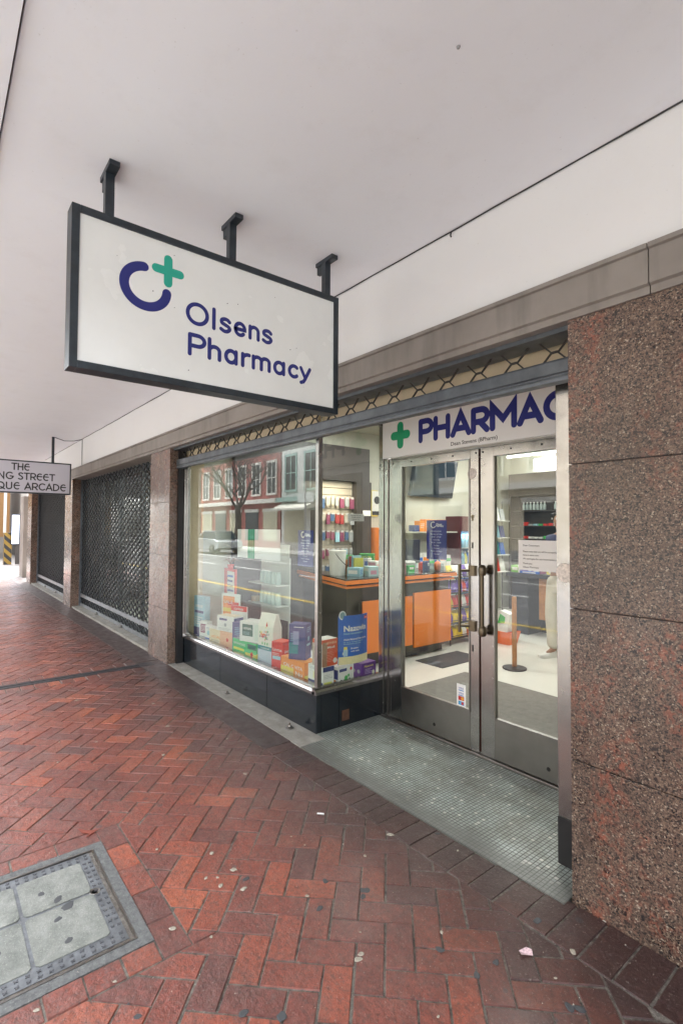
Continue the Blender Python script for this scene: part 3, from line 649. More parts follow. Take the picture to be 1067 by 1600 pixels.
# chrome post beside the granite
cp = empty('chrome_post', (-1.15, 2.32, 0), 'tall polished metal post with black base beside the right granite column', 'post')
MB().box(-1.247, 2.300, .22, -1.09, 2.44, 2.235).build('cladding', M_steel, cp, bevel=.004)
MB().box(-1.249, 2.298, .004, -1.09, 2.44, .218).build('base', M_black, cp, bevel=.003)
MB().lathe([(0, -.003), (.042, -.003), (.045, 0)], (-1.204, 2.300, 1.345), 24, mat('foil_disc', (.55, .5, .46), .45, .3, var=.4, vscale=70), 'y').build('round_sticker', None, cp)
nb = MB(); nb.box(-1.24, 2.44, .004, -1.09, 2.935, 2.45); nb.build('return_panel', M_steel2, cp)
# stickers on left door
nb = MB(); nb.box(-2.335, 2.9325, .30, -2.258, 2.9335, .452, M_white); st = nb.build('card_stickers'); tag(st, 'white strip of four bank card stickers at the foot of the left door glass', 'sticker')
nb = MB(); U, V = (1, 0, 0), (0, 0, 1)
for z in (.418, .383):
    text(nb, 'VISA', .018, (-2.32, 2.9325, z), U, V, flat(.02, .06, .35), width=.045); nb.quad((-2.32, 2.9318, z-.012), (-2.275, 2.9318, z-.012), (-2.275, 2.9318, z-.006), (-2.32, 2.9318, z-.006), flat(.03, .2, .5))
nb.box(-2.322, 2.9318, .340, -2.272, 2.9324, .368, flat(.45, .02, .02)); nb.lathe([(0, -.001), (.011, -.001), (.011, 0)], (-2.286, 2.9317, .354), 14, flat(.8, .4, .03), 'y')
nb.box(-2.322, 2.9318, .308, -2.272, 2.9324, .334, flat(.02, .25, .5)); nb.lathe([(0, -.001), (.010, -.001), (.010, 0)], (-2.286, 2.9317, .321), 14, flat(.55, .03, .03), 'y'); nb.lathe([(0, -.001), (.010, -.001), (.010, 0)], (-2.305, 2.9317, .321), 14, flat(.1, .35, .6), 'y')
nb.build('printing', None, st)
# paper notice on right door
def notice(x0, x1, z0, z1, y, label, lines, col=None, name='paper_notice', cat='notice', ink=None):
    o = MB().box(x0, y, z0, x1, y+.0012, z1, col or M_white).build(name); tag(o, label, cat)
    nb = MB()
    for (t, u, v, s, w) in lines: text(nb, t, s, (x0+u*(x1-x0), y, z0+v*(z1-z0)), (1, 0, 0), (0, 0, 1), ink or M_ink, width=w*(x1-x0))
    nb.build('printing', None, o); return o
notice(-1.853, -1.40, 1.285, 1.475, 2.948, 'white printed paper notice taped inside the right door at eye level', [('Dear Customers', .07, .80, .016, .25), ('Please note that we will be accepting all cards', .07, .60, .015, .62), ('here in store now', .07, .48, .015, .24), ('We apologise for any inconvenience', .07, .36, .015, .50), ('Thank you', .07, .20, .015, .14), ('Olsens Pharmacy', .07, .08, .015, .24)])
def menu(x0, x1, z0, z1, y, label):
    o = MB().box(x0, y, z0, x1, y+.004, z1, flat(.018, .022, .20)).build('hours_poster'); tag(o, label, 'poster', 'navy poster panels on the glass')
    nb = MB(); w = x1-x0; h = z1-z0; c = (x0+.34*w, z0+.88*h)
    ribbon(nb, arc(c[0], c[1], .022, .022, 60, 330, 16), .006, lambda a, b_: Vector((a, y-.0008, b_)), M_white)
    text(nb, 'Olsens', .022, (x0+.48*w, y, z0+.87*h), (1, 0, 0), (0, 0, 1), M_white, width=.30*w); text(nb, 'Pharmacy', .022, (x0+.48*w, y, z0+.83*h), (1, 0, 0), (0, 0, 1), M_white, width=.38*w)
    for i, t in enumerate(['TRADING HOURS', 'Monday to Friday', '8:00 - 17:30', 'Saturday', '8:30 - 13:00', 'Sunday', 'Closed', 'Public holidays', 'Closed']):
        text(nb, t, .014, (x0+.5*w, y, z0+(.70-i*.072)*h), (1, 0, 0), (0, 0, 1), flat(.45, .5, .7), width=.03*len(t)*w+.02, center=True)
    nb.build('printing', None, o); return o
menu(-2.647, -2.456, 1.313, 1.608, 2.966, 'navy trading hours poster inside the glass of the left door')
menu(-3.405, -3.20, 1.243, 1.525, 2.294, 'navy trading hours poster inside the display window near its corner post')
notice(-4.443, -3.68, 1.262, 1.528, 2.3, 'pale poster back with a green stripe taped inside the big display window', [], name='poster', cat='poster')
nb = MB(); nb.box(-4.241, 2.299, 1.262, -4.114, 2.2996, 1.528, M_green); o = nb.build('stripe', None, bpy.data.objects['poster'])
nb = MB(); nb.box(-3.130, 2.58, 1.60, -3.1285, 2.75, 1.66, M_white); o = tag(nb.build('paper_notice'), 'small white paper notice on the narrow side pane of the display window', 'notice')
nb = MB()
for i, t in enumerate(['PLEASE USE THE', 'OTHER DOOR', 'THANK YOU']): text(nb, t, .011, (-3.1285, 2.665, 1.642-i*.016), (0, 1, 0), (0, 0, 1), M_ink, width=.11-.02*i, center=True)
nb.build('printing', None, o)

# ---- hanging lightbox
SX = -2.34
sg = empty('hanging_sign', (-2.385, 1.14, 3.13), 'big white pharmacy lightbox sign in a black frame hung from the canopy', 'sign')
nb = MB(); y0, y1, z0, z1 = .432, 1.852, 2.212, 2.905; t = .032
nb.box(-2.43, y0, z0, SX, y0+t, z1); nb.box(-2.43, y1-t, z0, SX, y1, z1); nb.box(-2.43, y0+t, z0, SX, y1-t, z0+t); nb.box(-2.43, y0+t, z1-t, SX, y1-t, z1)
nb.build('frame', M_frame, sg, bevel=.002)
fb = MB(); fb.box(-2.422, y0+t-.001, z0+t-.001, SX-.008, y1-t+.001, z1-t+.001, M_acr); random.seed(3)
for k in range(16):
    a, b_, q = random.uniform(.6, 1.75), random.uniform(2.28, 2.83), random.uniform(.0012, .003); X = SX-.0075; fb.quad((X, a-q, b_-q), (X, a+q, b_-q*.6), (X, a+q*.8, b_+q), (X, a-q*.7, b_+q*.8), M_gumd)
fp = fb.build('face_panel', None, sg)
nb = MB(); X = SX-.008
F = lambda a, b_: Vector((X+.0008, a, b_))
ribbon(nb, arc(.7415, 2.64, .0955, .090, 96, 357, 40), .042, F, M_navy)
plus(nb, (X, .8415, 2.742), .152, .040, (0, 1, 0), (0, 0, 1), (1, 0, 0), M_teal)
strokes(nb, 'Olsens', .1095, .175, (X, .9285, 2.5235), (0, 1, 0), (0, 0, 1), M_navy, width=.490)
strokes(nb, 'Pharmacy', .1085, .185, (X, .9375, 2.3715), (0, 1, 0), (0, 0, 1), M_navy, width=.722)
nb.build('lettering', None, fp)
for y in (.585, 1.178, 1.788):
    nb = MB(); nb.box(-2.40, y-.019, z1, -2.362, y+.019, 3.124); nb.box(-2.46, y-.02, 3.105, -2.30, y+.024, 3.129); nb.box(-2.455, y-.012, 3.06, -2.40, y+.012, 3.105); nb.build('bracket', M_frame, sg, bevel=.002)

# ---- arcade sign
ar = empty('arcade_sign', (-10.25, 1.19, 3.13), 'white framed arcade sign with black rounded capitals hanging farther down the pavement', 'sign')
y0, y1, z0, z1 = .42, 1.965, 2.105, 2.668; X = -10.21; t = .022
nb = MB(); nb.box(-10.30, y0, z0, X, y0+t, z1); nb.box(-10.30, y1-t, z0, X, y1, z1); nb.box(-10.30, y0+t, z0, X, y1-t, z0+t); nb.box(-10.30, y0+t, z1-t, X, y1-t, z1); nb.build('frame', M_frame, ar)
fp = MB().box(-10.29, y0+t-.001, z0+t-.001, X-.006, y1-t+.001, z1-t+.001).build('face_panel', mat('arcade_face', (.62, .61, .68), .35), ar)
nb = MB(); a = (X-.006)
strokes(nb, 'THE', .122, .165, (a, 1.055, 2.495), (0, 1, 0), (0, 0, 1), M_ink, width=.275)
strokes(nb, 'LONG STREET', .125, .165, (a, .66, 2.335), (0, 1, 0), (0, 0, 1), M_ink, width=1.055)
strokes(nb, 'ANTIQUE ARCADE', .125, .165, (a, .485, 2.165), (0, 1, 0), (0, 0, 1), M_ink, width=1.41)
nb.build('lettering', None, fp)
for y in (1.655, .72): MB().box(-10.27, y, z1, -10.235, y+.04, 3.128).build('bracket', M_frame, ar)
# cable along the joint
pts = [(-10.24, 1.70, 3.12), (-10.23, 1.85, 3.075), (-10.2, 2.0, 3.085), (-10.16, 2.125, 3.122)]
nb = MB(); nb.tube(pts, .006); nb.tube([(-10.16, 2.125, 3.122), (-10.15, 2.122, 2.9), (-10.14, 2.124, 2.63)], .005)
pp = []; x = -14.0
while x < 3.0: pp.append((x, 2.124+random.uniform(-.002, .002), 3.1262+random.gauss(0, .0014))); x += .22
nb.tube(pp, .0036, seg=6); tag(nb.build('cable', M_black), 'thin black cable running along the top corner of the white wall to the arcade sign', 'cable')
tag(MB().tube([(-1.72, 2.12, 3.122), (-1.72, 2.112, 3.10), (-1.71, 2.105, 3.085)], .004, M_black).build('wire_stub'), 'short black wire stub hanging from the joint of canopy and wall', 'wire')
tag(MB().lathe([(0, -.008), (.005, -.006), (.007, 0)], (-1.037, 1.315, 3.13), 8, flat(.3, .3, .3)).build('ceiling_hook'), 'small grey bolt stub in the upper right of the canopy', 'bolt')

# ---- access cover
mc = empty('access_cover', (-2.36, .31, 0), 'steel framed inspection cover with four concrete panels let into the bricks', 'cover')
M_iron = mat('chequer_iron', (.15, .16, .17), .5, .3, var=.4, vscale=14, bump=.4, bscale=90)
def ring(mb, x0, y0, x1, y1, w, z0, z1, m=None):
    mb.box(x0, y0, z0, x1, y0+w, z1, m); mb.box(x0, y1-w, z0, x1, y1, z1, m); mb.box(x0, y0+w, z0, x0+w, y1-w, z1, m); mb.box(x1-w, y0+w, z0, x1, y1-w, z1, m)
nb = MB(); ring(nb, MX0, MY0, MX1, MY1, .046, -.05, .001, m_ground('surround_mortar', (.075, .078, .078), (.16, .165, .16), (.32, .32, .31), .85, 45, 1.)); nb.build('surround', None, mc)
nb = MB(); ring(nb, -2.689, -.004, -2.011, .646, .009, -.05, .003, M_steel2); nb.build('frame', None, mc)
nb = MB(); nb.box(-2.680, .005, -.05, -2.020, .637, -.022, M_black); nb.build('gap', None, mc)
nb = MB(); nb.box(-2.676, .012, -.022, -2.036, .622, -.002, M_iron); M_tread = mat('worn_tread', (.125, .13, .14), .45, .4, var=.3, vscale=40)
for y in [.026+i*.034 for i in range(18)]:
    for x in (-2.662, -2.635, -2.080, -2.052):
        a = random.uniform(.5, 1.1); nb.xf = Matrix.Translation((x, y, -.002)) @ Matrix.Rotation(a, 4, 'Z'); nb.box(-.008, -.0018, -.001, .008, .0018, .0022, M_tread); nb.box(-.0018, -.008, -.001, .0018, .008, .0025, M_tread)
for x in [-2.60+i*.036 for i in range(14)]:
    for y in (.024, .046, .588, .611):
        a = random.uniform(.5, 1.1); nb.xf = Matrix.Translation((x, y, -.002)) @ Matrix.Rotation(a, 4, 'Z'); nb.box(-.008, -.0018, -.001, .008, .0018, .0022, M_tread); nb.box(-.0018, -.008, -.001, .0018, .008, .0025, M_tread)
nb.xf = None; lid = nb.build('lid', None, mc)
for (x0, y0, x1, y1) in ((-2.620, .062, -2.388, .312), (-2.620, .326, -2.388, .572), (-2.372, .062, -2.096, .312), (-2.372, .326, -2.096, .572)):
    c = .012
    pts = [(x0+c, y0), (x1-c, y0), (x1, y0+c), (x1, y1-c), (x1-c, y1), (x0+c, y1), (x0, y1-c), (x0, y0+c)]
    MB().prism(pts, 'z', -.01, .0012, M_manc).build('concrete_panel', None, lid)
for x, y in ((-2.380, .582), (-2.380, .050)): nb = MB(); nb.lathe([(.012, 0), (.020, .002), (.022, 0)], (x, y, -.001), 14, M_steel2); nb.build('key_hole', None, lid)
# second little cover at the far left on the pavement
tag(MB().box(-6.9, .45, -.01, -6.5, .62, .004, M_manc).build('small_cover', bevel=.003), 'small pale cover plate in the far brick paving by the left edge', 'cover')

# ---- litter and gum
def blob(x, y, r, m, name, label, cat, grp=None, h=.0022, z=0.001, el=1.4):
    n = 11; a0 = random.random()*6; ea = random.random()*3
    vs = []; 
    for k in range(n):
        a = 2*math.pi*k/n; rr = r*(1+random.uniform(-.22, .22)); u, v = rr*math.cos(a)*el, rr*math.sin(a)
        vs.append((x+u*math.cos(ea)-v*math.sin(ea), y+u*math.sin(ea)+v*math.cos(ea), z))
    vs2 = [(x+(p[0]-x)*.7, y+(p[1]-y)*.7, z+h) for p in vs]
    o = MB().add(vs+vs2, [tuple(range(n, 2*n))]+[(i, (i+1) % n, n+(i+1) % n, n+i) for i in range(n)], m).build(name); return tag(o, label, cat, grp)
M_grit = mat('grit_pale', (.40, .36, .30), .8)
M_gum = mat('old_gum', (.33, .30, .24), .7, var=.25, vscale=80); M_gumd_ = mat('trodden_gum', (.055, .058, .062), .6, var=.3, vscale=70)
gum_at = [(-2.499, 0.885), (-2.309, 1.079), (-2.163, 0.985), (-2.135, 1.026), (-2.185, 1.445), (-1.797, 1.271), (-2.001, 1.081), (-1.435, 1.255), (-1.103, 1.291), (-1.424, 1.234), (-2.088, 1.46), (-1.976, 1.61), (-1.318, 1.563), (-1.512, 1.319), (-1.597, 2.01), (-0.943, 1.714), (-0.961, 1.87), (-0.955, 2.113), (-1.846, 0.864), (-1.87, 0.527), (-1.917, 0.302), (-1.975, 0.765), (-2.078, 1.014), (-1.889, 1.846), (-2.138, 1.105), (-1.845, 1.635), (-3.765, 1.636), (-3.587, 1.151), (-3.995, 0.966), (-5.043, 1.054), (-5.173, 1.914), (-4.544, 1.56), (-4.155, 0.761), (-3.972, 1.475), (-3.494, 1.27), (-3.807, 0.689), (-3.275, 0.797), (-3.468, 1.729), (-2.91, 1.576), (-3.483, 0.533)]
for x, y in gum_at: blob(x, y, random.choice([.004, .006, .008, .011])*random.uniform(.8, 1.2), M_gum, 'gum_spot', 'pale flattened chewing gum spot on the brick pavement', 'gum', 'pale chewing gum spots on the bricks')
gum_dk = [(-2.049, 1.122), (-1.708, 1.272), (-1.821, 1.384), (-1.497, 0.813), (-1.742, 0.528), (-1.694, 0.547), (-1.412, 0.903), (-1.27, 1.495), (-1.747, 2.04), (-1.649, 1.452), (-1.121, 1.905), (-0.837, 1.667), (-1.672, 1.483), (-1.109, 1.609), (-1.119, 1.512), (-0.86, 1.649)]
for x, y in gum_dk: blob(x, y, random.uniform(.010, .016), M_gumd, 'gum_stain', 'dark trodden gum stain on the brick pavement', 'gum', 'dark gum stains on the bricks', h=.0012)
nb = MB(); random.seed(5)
for k in range(1500):
    x = random.uniform(-6.5, -.4) if k % 3 else random.uniform(-3.2, -.7); y = random.uniform(-.4, 2.1); r_ = random.uniform(.0006, .0021)*(1 if random.random() > .06 else 1.9); a = random.random()*6
    vs = [(x+r_*math.cos(a+q*2.1)*random.uniform(.7, 1.4), y+r_*math.sin(a+q*2.1)*random.uniform(.7, 1.4), .0) for q in range(3)]+[(x, y, .0016+r_*.6)]
    nb.add(vs, [(0, 1, 3), (1, 2, 3), (2, 0, 3)], M_grit if k % 4 else M_gumd)
o = nb.build('grit'); tag(o, 'fine pale and dark grit scattered over the brick pavement', 'grit', kind='stuff')
tag(MB().tube([(-2.262, 1.662, .008), (-2.236, 1.688, .008)], .004, M_white).build('cigarette_end'), 'tiny white cigarette end lying on the red bricks in mid pavement', 'litter')
nb = MB(); nb.add([(-1.085, 1.715, .004), (-1.065, 1.700, .010), (-1.040, 1.735, .004), (-1.055, 1.752, .009), (-1.072, 1.742, .012), (-1.06, 1.725, .003)], [(0, 1, 5), (1, 2, 5), (2, 3, 5), (3, 4, 5), (4, 0, 5)]); tag(nb.build('crumpled_wrapper', mat('pink_white', (.62, .45, .47), .5, var=.5, vscale=120)), 'small crumpled pink and white wrapper on the bricks near the right column', 'litter')
nb = MB(); nb.prism([(-2.805, .642), (-2.835, .70), (-2.865, .655), (-2.908, .626), (-2.86, .632), (-2.83, .66)], 'z', .003, .006); tag(nb.build('dry_leaf', mat('dry_leaf_brown', (.22, .05, .03), .6)), 'curled dry reddish brown leaf on the bricks above the access cover', 'leaf')
nb = MB(); nb.lathe([(.030, .0045), (.034, .008), (.028, .014), (.015, .018), (.012, .030), (0, .032)], (-3.349, 2.189, 0), 18, M_steel2); nb.tube([(-3.349, 2.189, .03), (-3.345, 2.192, .042)], .006, M_brass); tag(nb.build('floor_lock'), 'round metal shutter lock cap set in the pale concrete strip near the window corner', 'lock')
tag(MB().box(-4.41, 2.165, .004, -4.37, 2.20, .014, M_steel2).lathe([(.008, .0), (.009, .022), (0, .024)], (-4.39, 2.183, .004), 10, M_brass).build('floor_bolt', bevel=.002), 'small rusty floor bolt halfway along the pale concrete strip', 'bolt')

for x, y, q in ((-2.42, .45, .016), (-2.355, .475, .020), (-2.30, .43, .012), (-2.50, .40, .011), (-2.16, .44, .012), (-2.25, .22, .013)): o = blob(x, y, q, M_gumd, 'gum_stain', 'dark round stain on the concrete panels of the inspection cover', 'gum', 'dark stains on the inspection cover', h=.0006, z=.0014)
# ================================================================== WINDOW DISPLAY
def carton(name, label, x, y, z, w, d, h, rz, col, decor=(), grp='medicine boxes in the display window', cat='box', topcol=None):
    r = empty(name, (x, y, z), label, cat, grp, R(rz))
    nb = MB(); nb.box(-w/2, -d/2, 0, w/2, d/2, h, col); nb.build('carton', None, r, bevel=.0015, local=True)
    nb = MB(); e = .0006
    if topcol: nb.quad((-w/2+.002, -d/2+.002, h+e), (w/2-.002, -d/2+.002, h+e), (w/2-.002, d/2-.002, h+e), (-w/2+.002, d/2-.002, h+e), topcol)
    for i, q in enumerate(decor):
        f = q[0]; e2 = e+.00025*(i % 6)
        if f == 'f': O, U, V, N, ww = Vector((-w/2, -d/2, 0)), Vector((1, 0, 0)), Vector((0, 0, 1)), Vector((0, -1, 0)), w
        else: O, U, V, N, ww = Vector((w/2, -d/2, 0)), Vector((0, 1, 0)), Vector((0, 0, 1)), Vector((1, 0, 0)), d
        if isinstance(q[1], str): text(nb, q[1], q[4]*h, O+U*q[2]*ww+V*q[3]*h, U, V, q[6], N, width=q[5]*ww, eps=e2+.0006)
        elif q[1] == 0 and len(q) == 6 and q[3] < 1 and q[4] <= .16: # disc (0, u, v, r, col)
            c = O+U*q[2]*ww+V*q[3]*h+N*e2; nb.add([c+U*q[4]*h*math.cos(k*.524)+V*q[4]*h*math.sin(k*.524) for k in range(12)], [tuple(range(12))], q[5])
        elif len(q) == 8: # fine print lines (1,u0,v0,u1,v1,n,col)
            n = q[6]
            for k in range(n):
                v = q[5]+(q[3]-q[5])*(k+.5)/n; u1 = q[4]-(q[4]-q[2])*random.uniform(0, .35); a = O+U*q[2]*ww+V*v*h+N*e2; b_ = O+U*u1*ww+V*v*h+N*e2; t = V*h*abs(q[5]-q[3])/n*.28
                nb.quad(a-t*.5, b_-t*.5, b_+t*.5, a+t*.5, q[7])
        else:
            u0, v0, u1, v1, m = q[1:6]; a = O+N*e2
            nb.quad(a+U*u0*ww+V*v0*h, a+U*u1*ww+V*v0*h, a+U*u1*ww+V*v1*h, a+U*u0*ww+V*v1*h, m)
    if nb.v: nb.build('printing', None, r, local=True)
    return r
wt = flat(.72, .72, .68); nv = flat(.03, .045, .18); rd = flat(.62, .03, .02); og = flat(.80, .26, .04); gn = flat(.06, .42, .10); yl = flat(.75, .62, .10); ind = flat(.07, .075, .22); blu = flat(.02, .12, .48); lb = flat(.30, .52, .60); pur = flat(.10, .02, .22); gr = flat(.3, .32, .33); tl = flat(.03, .25, .28); dg = flat(.02, .12, .09)
ZS = .31
carton('tall_pouch', 'tall pale blue pouch with dark blue foot at the far left end of the display', -5.56, 2.44, ZS, .22, .07, .45, 8, lb, [('f', 0, 0, 1, .22, nv), ('s', 0, 0, 1, .22, nv), ('f', 'IMMUNE', .12, .72, .10, .7, wt), ('f', .1, .58, .9, .64, nv), ('f', '1', .5, .3, .18, .2, nv), ('f', 1, .1, .5, .9, .28, 4, wt)])
carton('price_poster', 'orange and red promotional card in a white frame standing behind the small boxes', -5.20, 2.62, ZS, .30, .012, .50, 14, wt, [('f', .08, .42, .72, .94, og), ('f', .1, .60, .7, .68, yl), ('f', 'SALE', .12, .78, .10, .5, wt), ('f', .35, .74, .95, .82, rd), ('f', 1, .1, .35, .9, .08, 6, gr)], cat='card')
carton('tower_card', 'white card with a red heading and a green tower picture in the display', -4.93, 2.58, ZS, .24, .012, .40, 16, wt, [('f', 0, .86, 1, 1, rd), ('f', 'OFFER', .2, .89, .07, .6, wt), ('f', .42, .30, .58, .62, dg), ('f', .34, .10, .66, .30, dg), ('f', 1, .1, .25, .35, .05, 5, gr)], cat='card')
carton('small_carton', 'small white carton with a maroon panel beside the tall pale blue pouch', -5.36, 2.40, ZS, .13, .07, .20, 14, wt, [('f', .15, .38, .85, .86, flat(.25, .06, .12)), ('f', 1, .2, .8, .8, .45, 5, wt), ('f', .1, .05, .9, .2, gr)])
carton('small_carton', 'small white carton with a blue wave at its foot in the display window', -5.20, 2.39, ZS, .13, .07, .17, 10, wt, [('f', 0, 0, 1, .28, blu), ('f', 0, .62, 0, .62, .18, lb) if False else ('f', 0, .5, .6, .16, lb), ('f', 1, .2, .95, .8, .8, 2, nv)])
carton('wide_carton', 'cream and orange carton under the white tea box in the display', -4.94, 2.44, ZS, .42, .13, .165, 10, flat(.72, .60, .38), [('f', .45, 0, 1, 1, flat(.75, .42, .25)), ('f', 0, .75, .5, .12, rd), ('f', 'VITAL', .08, .45, .22, .4, og), ('f', 1, .1, .35, .45, .08, 3, gr), ('s', 0, 0, 1, 1, og), ('s', 1, .1, .8, .9, .2, 4, wt)], topcol=wt)
carton('tea_box', 'white box with navy side band stacked on the cream and orange carton', -4.88, 2.45, ZS+.167, .25, .13, .155, 16, wt, [('f', .15, .70, .6, .84, nv), ('f', 0, .5, .42, .12, gr), ('f', 1, .1, .22, .9, .06, 2, gr), ('s', 0, .62, 1, .9, nv), ('s', .1, .3, .6, .5, gn), ('s', 0, .78, .38, .14, rd)], topcol=flat(.75, .68, .5))
carton('indigo_box', 'dusky indigo box with a teal foot standing left of the green box', -4.63, 2.45, ZS, .15, .10, .29, 22, ind, [('f', 0, 0, 1, .3, tl), ('f', 1, .2, .85, .8, .55, 5, lb), ('s', 1, .1, .9, .9, .6, 5, lb), ('s', 0, 0, 1, .3, flat(.1, .2, .35))])
carton('green_carton', 'bright green and yellow carton lying under the white and dark green box', -4.40, 2.42, ZS, .40, .13, .155, 5, flat(.05, .48, .16), [('f', .0, .0, .6, .30, gn), ('f', .55, 0, 1, .35, yl), ('f', .65, .6, 1, .9, dg), ('f', .05, .35, .5, .5, yl), ('f', 0, .82, .32, .14, rd), ('f', 'BRONCHO', .05, .68, .2, .5, wt), ('s', 0, 0, 1, .4, yl), ('s', .1, .5, .9, .8, gr)], topcol=gr)
carton('herbal_box', 'white box with two dark green panels stacked on the green carton', -4.33, 2.44, ZS+.157, .26, .15, .19, 20, wt, [('f', .12, .28, .62, .86, dg), ('f', 'HERBAL', .16, .6, .16, .42, wt), ('f', 1, .16, .5, .56, .33, 3, lb), ('f', .68, .1, .95, .9, flat(.6, .68, .6)), ('s', .12, .28, .88, .86, dg), ('s', 1, .2, .8, .8, .4, 4, wt)], topcol=wt)
# gable-topped bag
r = empty('gable_bag', (-4.05, 2.43, ZS), 'tall white gable topped pack with a teal band and coloured figures on its front', 'pack', 'medicine boxes in the display window', R(8))
nb = MB(); w, d, h = .215, .10, .40; nb.prism([(-d/2, 0), (d/2, 0), (d/2, h*.85), (.012, h+.055), (-.012, h+.055), (-d/2, h*.85)], 'x', -w/2, w/2, flat(.74, .72, .62)); nb.build('pack_body', None, r, bevel=.002, local=True)
nb = MB(); e = -d/2-.001
nb.quad((-w/2, e, 0), (w/2, e, 0), (w/2, e, .13), (-w/2, e, .13), flat(.45, .52, .60)); nb.quad((-w/2, e-.0003, .13), (w/2, e-.0003, .13), (w/2, e-.0003, .165), (-w/2, e-.0003, .165), tl)
nb.quad((w/2+.001, -d/2, 0), (w/2+.001, d/2, 0), (w/2+.001, d/2, .13), (w/2+.001, -d/2, .13), flat(.45, .52, .60)); nb.quad((w/2+.001, -d/2, .13), (w/2+.001, d/2, .13), (w/2+.001, d/2, .165), (w/2+.001, -d/2, .165), tl)
for k in range(26):
    a = random.gauss(0, .035); c = random.gauss(.265, .035); q = random.uniform(.006, .014); nb.quad((a-q, e-.0006-k*.00005, c-q), (a+q, e-.0006-k*.00005, c-q), (a+q*.6, e-.0006-k*.00005, c+q), (a-q*.6, e-.0006-k*.00005, c+q), random.choice([og, gr, nv, rd, gn, yl]))
for k in range(3): nb.quad((-.05+k*.035, e-.0004, .178), (-.035+k*.035, e-.0004, .178), (-.035+k*.035, e-.0004, .20), (-.05+k*.035, e-.0004, .20), gn)
text(nb, 'TODDLER', .016, (-.07, e, .140), (1, 0, 0), (0, 0, 1), wt, (0, -1, 0), width=.13, eps=.0009)
nb.build('printing', None, r, local=True)
carton('red_box', 'bright red upright box between the tall white pack and the orange box', -3.84, 2.43, ZS, .13, .13, .245, 16, rd, [('f', 'Linctus', .1, .68, .14, .8, wt), ('f', .1, .38, .8, .50, lb), ('f', 1, .1, .62, .8, .52, 2, wt), ('s', 'Linctus', .15, .62, .14, .7, wt), ('s', .3, .48, .7, .56, gn), ('s', 1, .15, .4, .8, .1, 4, flat(.75, .4, .3))], topcol=flat(.7, .1, .06))
carton('orange_box', 'orange box with white lettering lying under the tall indigo box', -3.575, 2.43, ZS, .325, .14, .148, 3, og, [('f', 0, 0, .55, .5, yl), ('f', 'CAL C VITA', .12, .52, .26, .8, wt), ('f', .1, .2, .55, .34, flat(.7, .5, .2)), ('f', 'Nu', .62, .2, .3, .3, wt), ('s', 0, 0, 1, .3, yl)], topcol=flat(.8, .32, .06))
carton('tall_indigo_box', 'tall indigo box with a green corner standing on the orange box', -3.565, 2.43, ZS+.149, .15, .12, .29, 33, ind, [('f', 0, .16, .55, .48, flat(.03, .22, .25)), ('f', .25, .42, .6, .80, flat(.25, .28, .45)), ('f', 1, .3, .95, .9, .88, 1, wt), ('f', 1, .1, .76, .3, .5, 5, lb), ('s', 1, .2, .92, .85, .75, 3, lb), ('s', 0, .5, .58, .07, lb), ('s', .2, .38, .85, .44, lb), ('s', 0, 0, 1, .12, flat(.09, .11, .3))])
carton('white_navy_box', 'white box with a navy foot and small yellow bottle picture at the window corner', -3.25, 2.415, ZS, .185, .11, .165, 2, wt, [('f', 0, 0, 1, .30, nv), ('f', .32, .38, .66, .72, flat(.72, .70, .45)), ('f', .42, .42, .56, .66, yl), ('f', 1, .1, .92, .9, .8, 2, gr), ('s', 0, .78, 1, 1, nv), ('s', .1, .15, .8, .3, flat(.7, .7, .15)), ('s', 1, .1, .65, .9, .45, 3, gr)], topcol=flat(.7, .66, .5))
r = carton('open_red_box', 'red box with its top open stacked at the window corner above the navy footed one', -3.225, 2.435, ZS+.167, .12, .155, .205, 4, flat(.62, .085, .03), [('s', 0, .0, .30, .9, flat(.35, .2, .12)), ('s', 'ARTHRO', .2, .82, .12, .7, flat(.8, .6, .4)), ('s', 'Medi', .30, .66, .13, .5, wt), ('s', 1, .25, .55, .8, .15, 7, flat(.8, .35, .25)), ('s', 0, .82, .18, .10, wt), ('f', 0, 0, 1, .85, flat(.5, .42, .35)), ('f', 1, .1, .8, .9, .2, 6, gr)], topcol=wt)
carton('fruit_tea_box', 'white box with green fruit picture and a red dot below the blue display card', -3.215, 2.585, ZS, .12, .175, .145, 6, wt, [('s', .08, .72, .55, .88, nv), ('s', 0, .82, .80, .09, rd), ('s', 0, .5, .36, .13, gn), ('s', 0, .66, .46, .08, gn), ('s', 0, .38, .22, .08, dg), ('s', 0, .72, .28, .05, dg), ('s', .15, .10, .25, .3, M_ink), ('f', 0, .35, 1, .85, nv), ('f', .2, .1, .8, .3, og)], topcol=wt)
carton('purple_box', 'deep purple box with yellow heading at the door end of the side pane', -3.215, 2.825, ZS, .13, .165, .135, 5, pur, [('s', 'Nasovin', .15, .75, .18, .65, yl), ('s', 1, .2, .66, .75, .34, 4, flat(.5, .4, .6)), ('s', .05, .04, .62, .28, flat(.5, .45, .6)), ('s', .10, .07, .58, .25, pur), ('s', 0, .80, .38, .12, flat(.6, .6, .45)), ('f', 0, .3, .5, .12, gr), ('f', 0, .7, .5, .12, gr)], topcol=pur)
tag(MB().box(-3.17, 2.86, ZS+.0005, -3.135, 2.925, ZS+.004, M_white).build('leaflet'), 'small white leaflet corner lying by the purple box', 'leaflet')
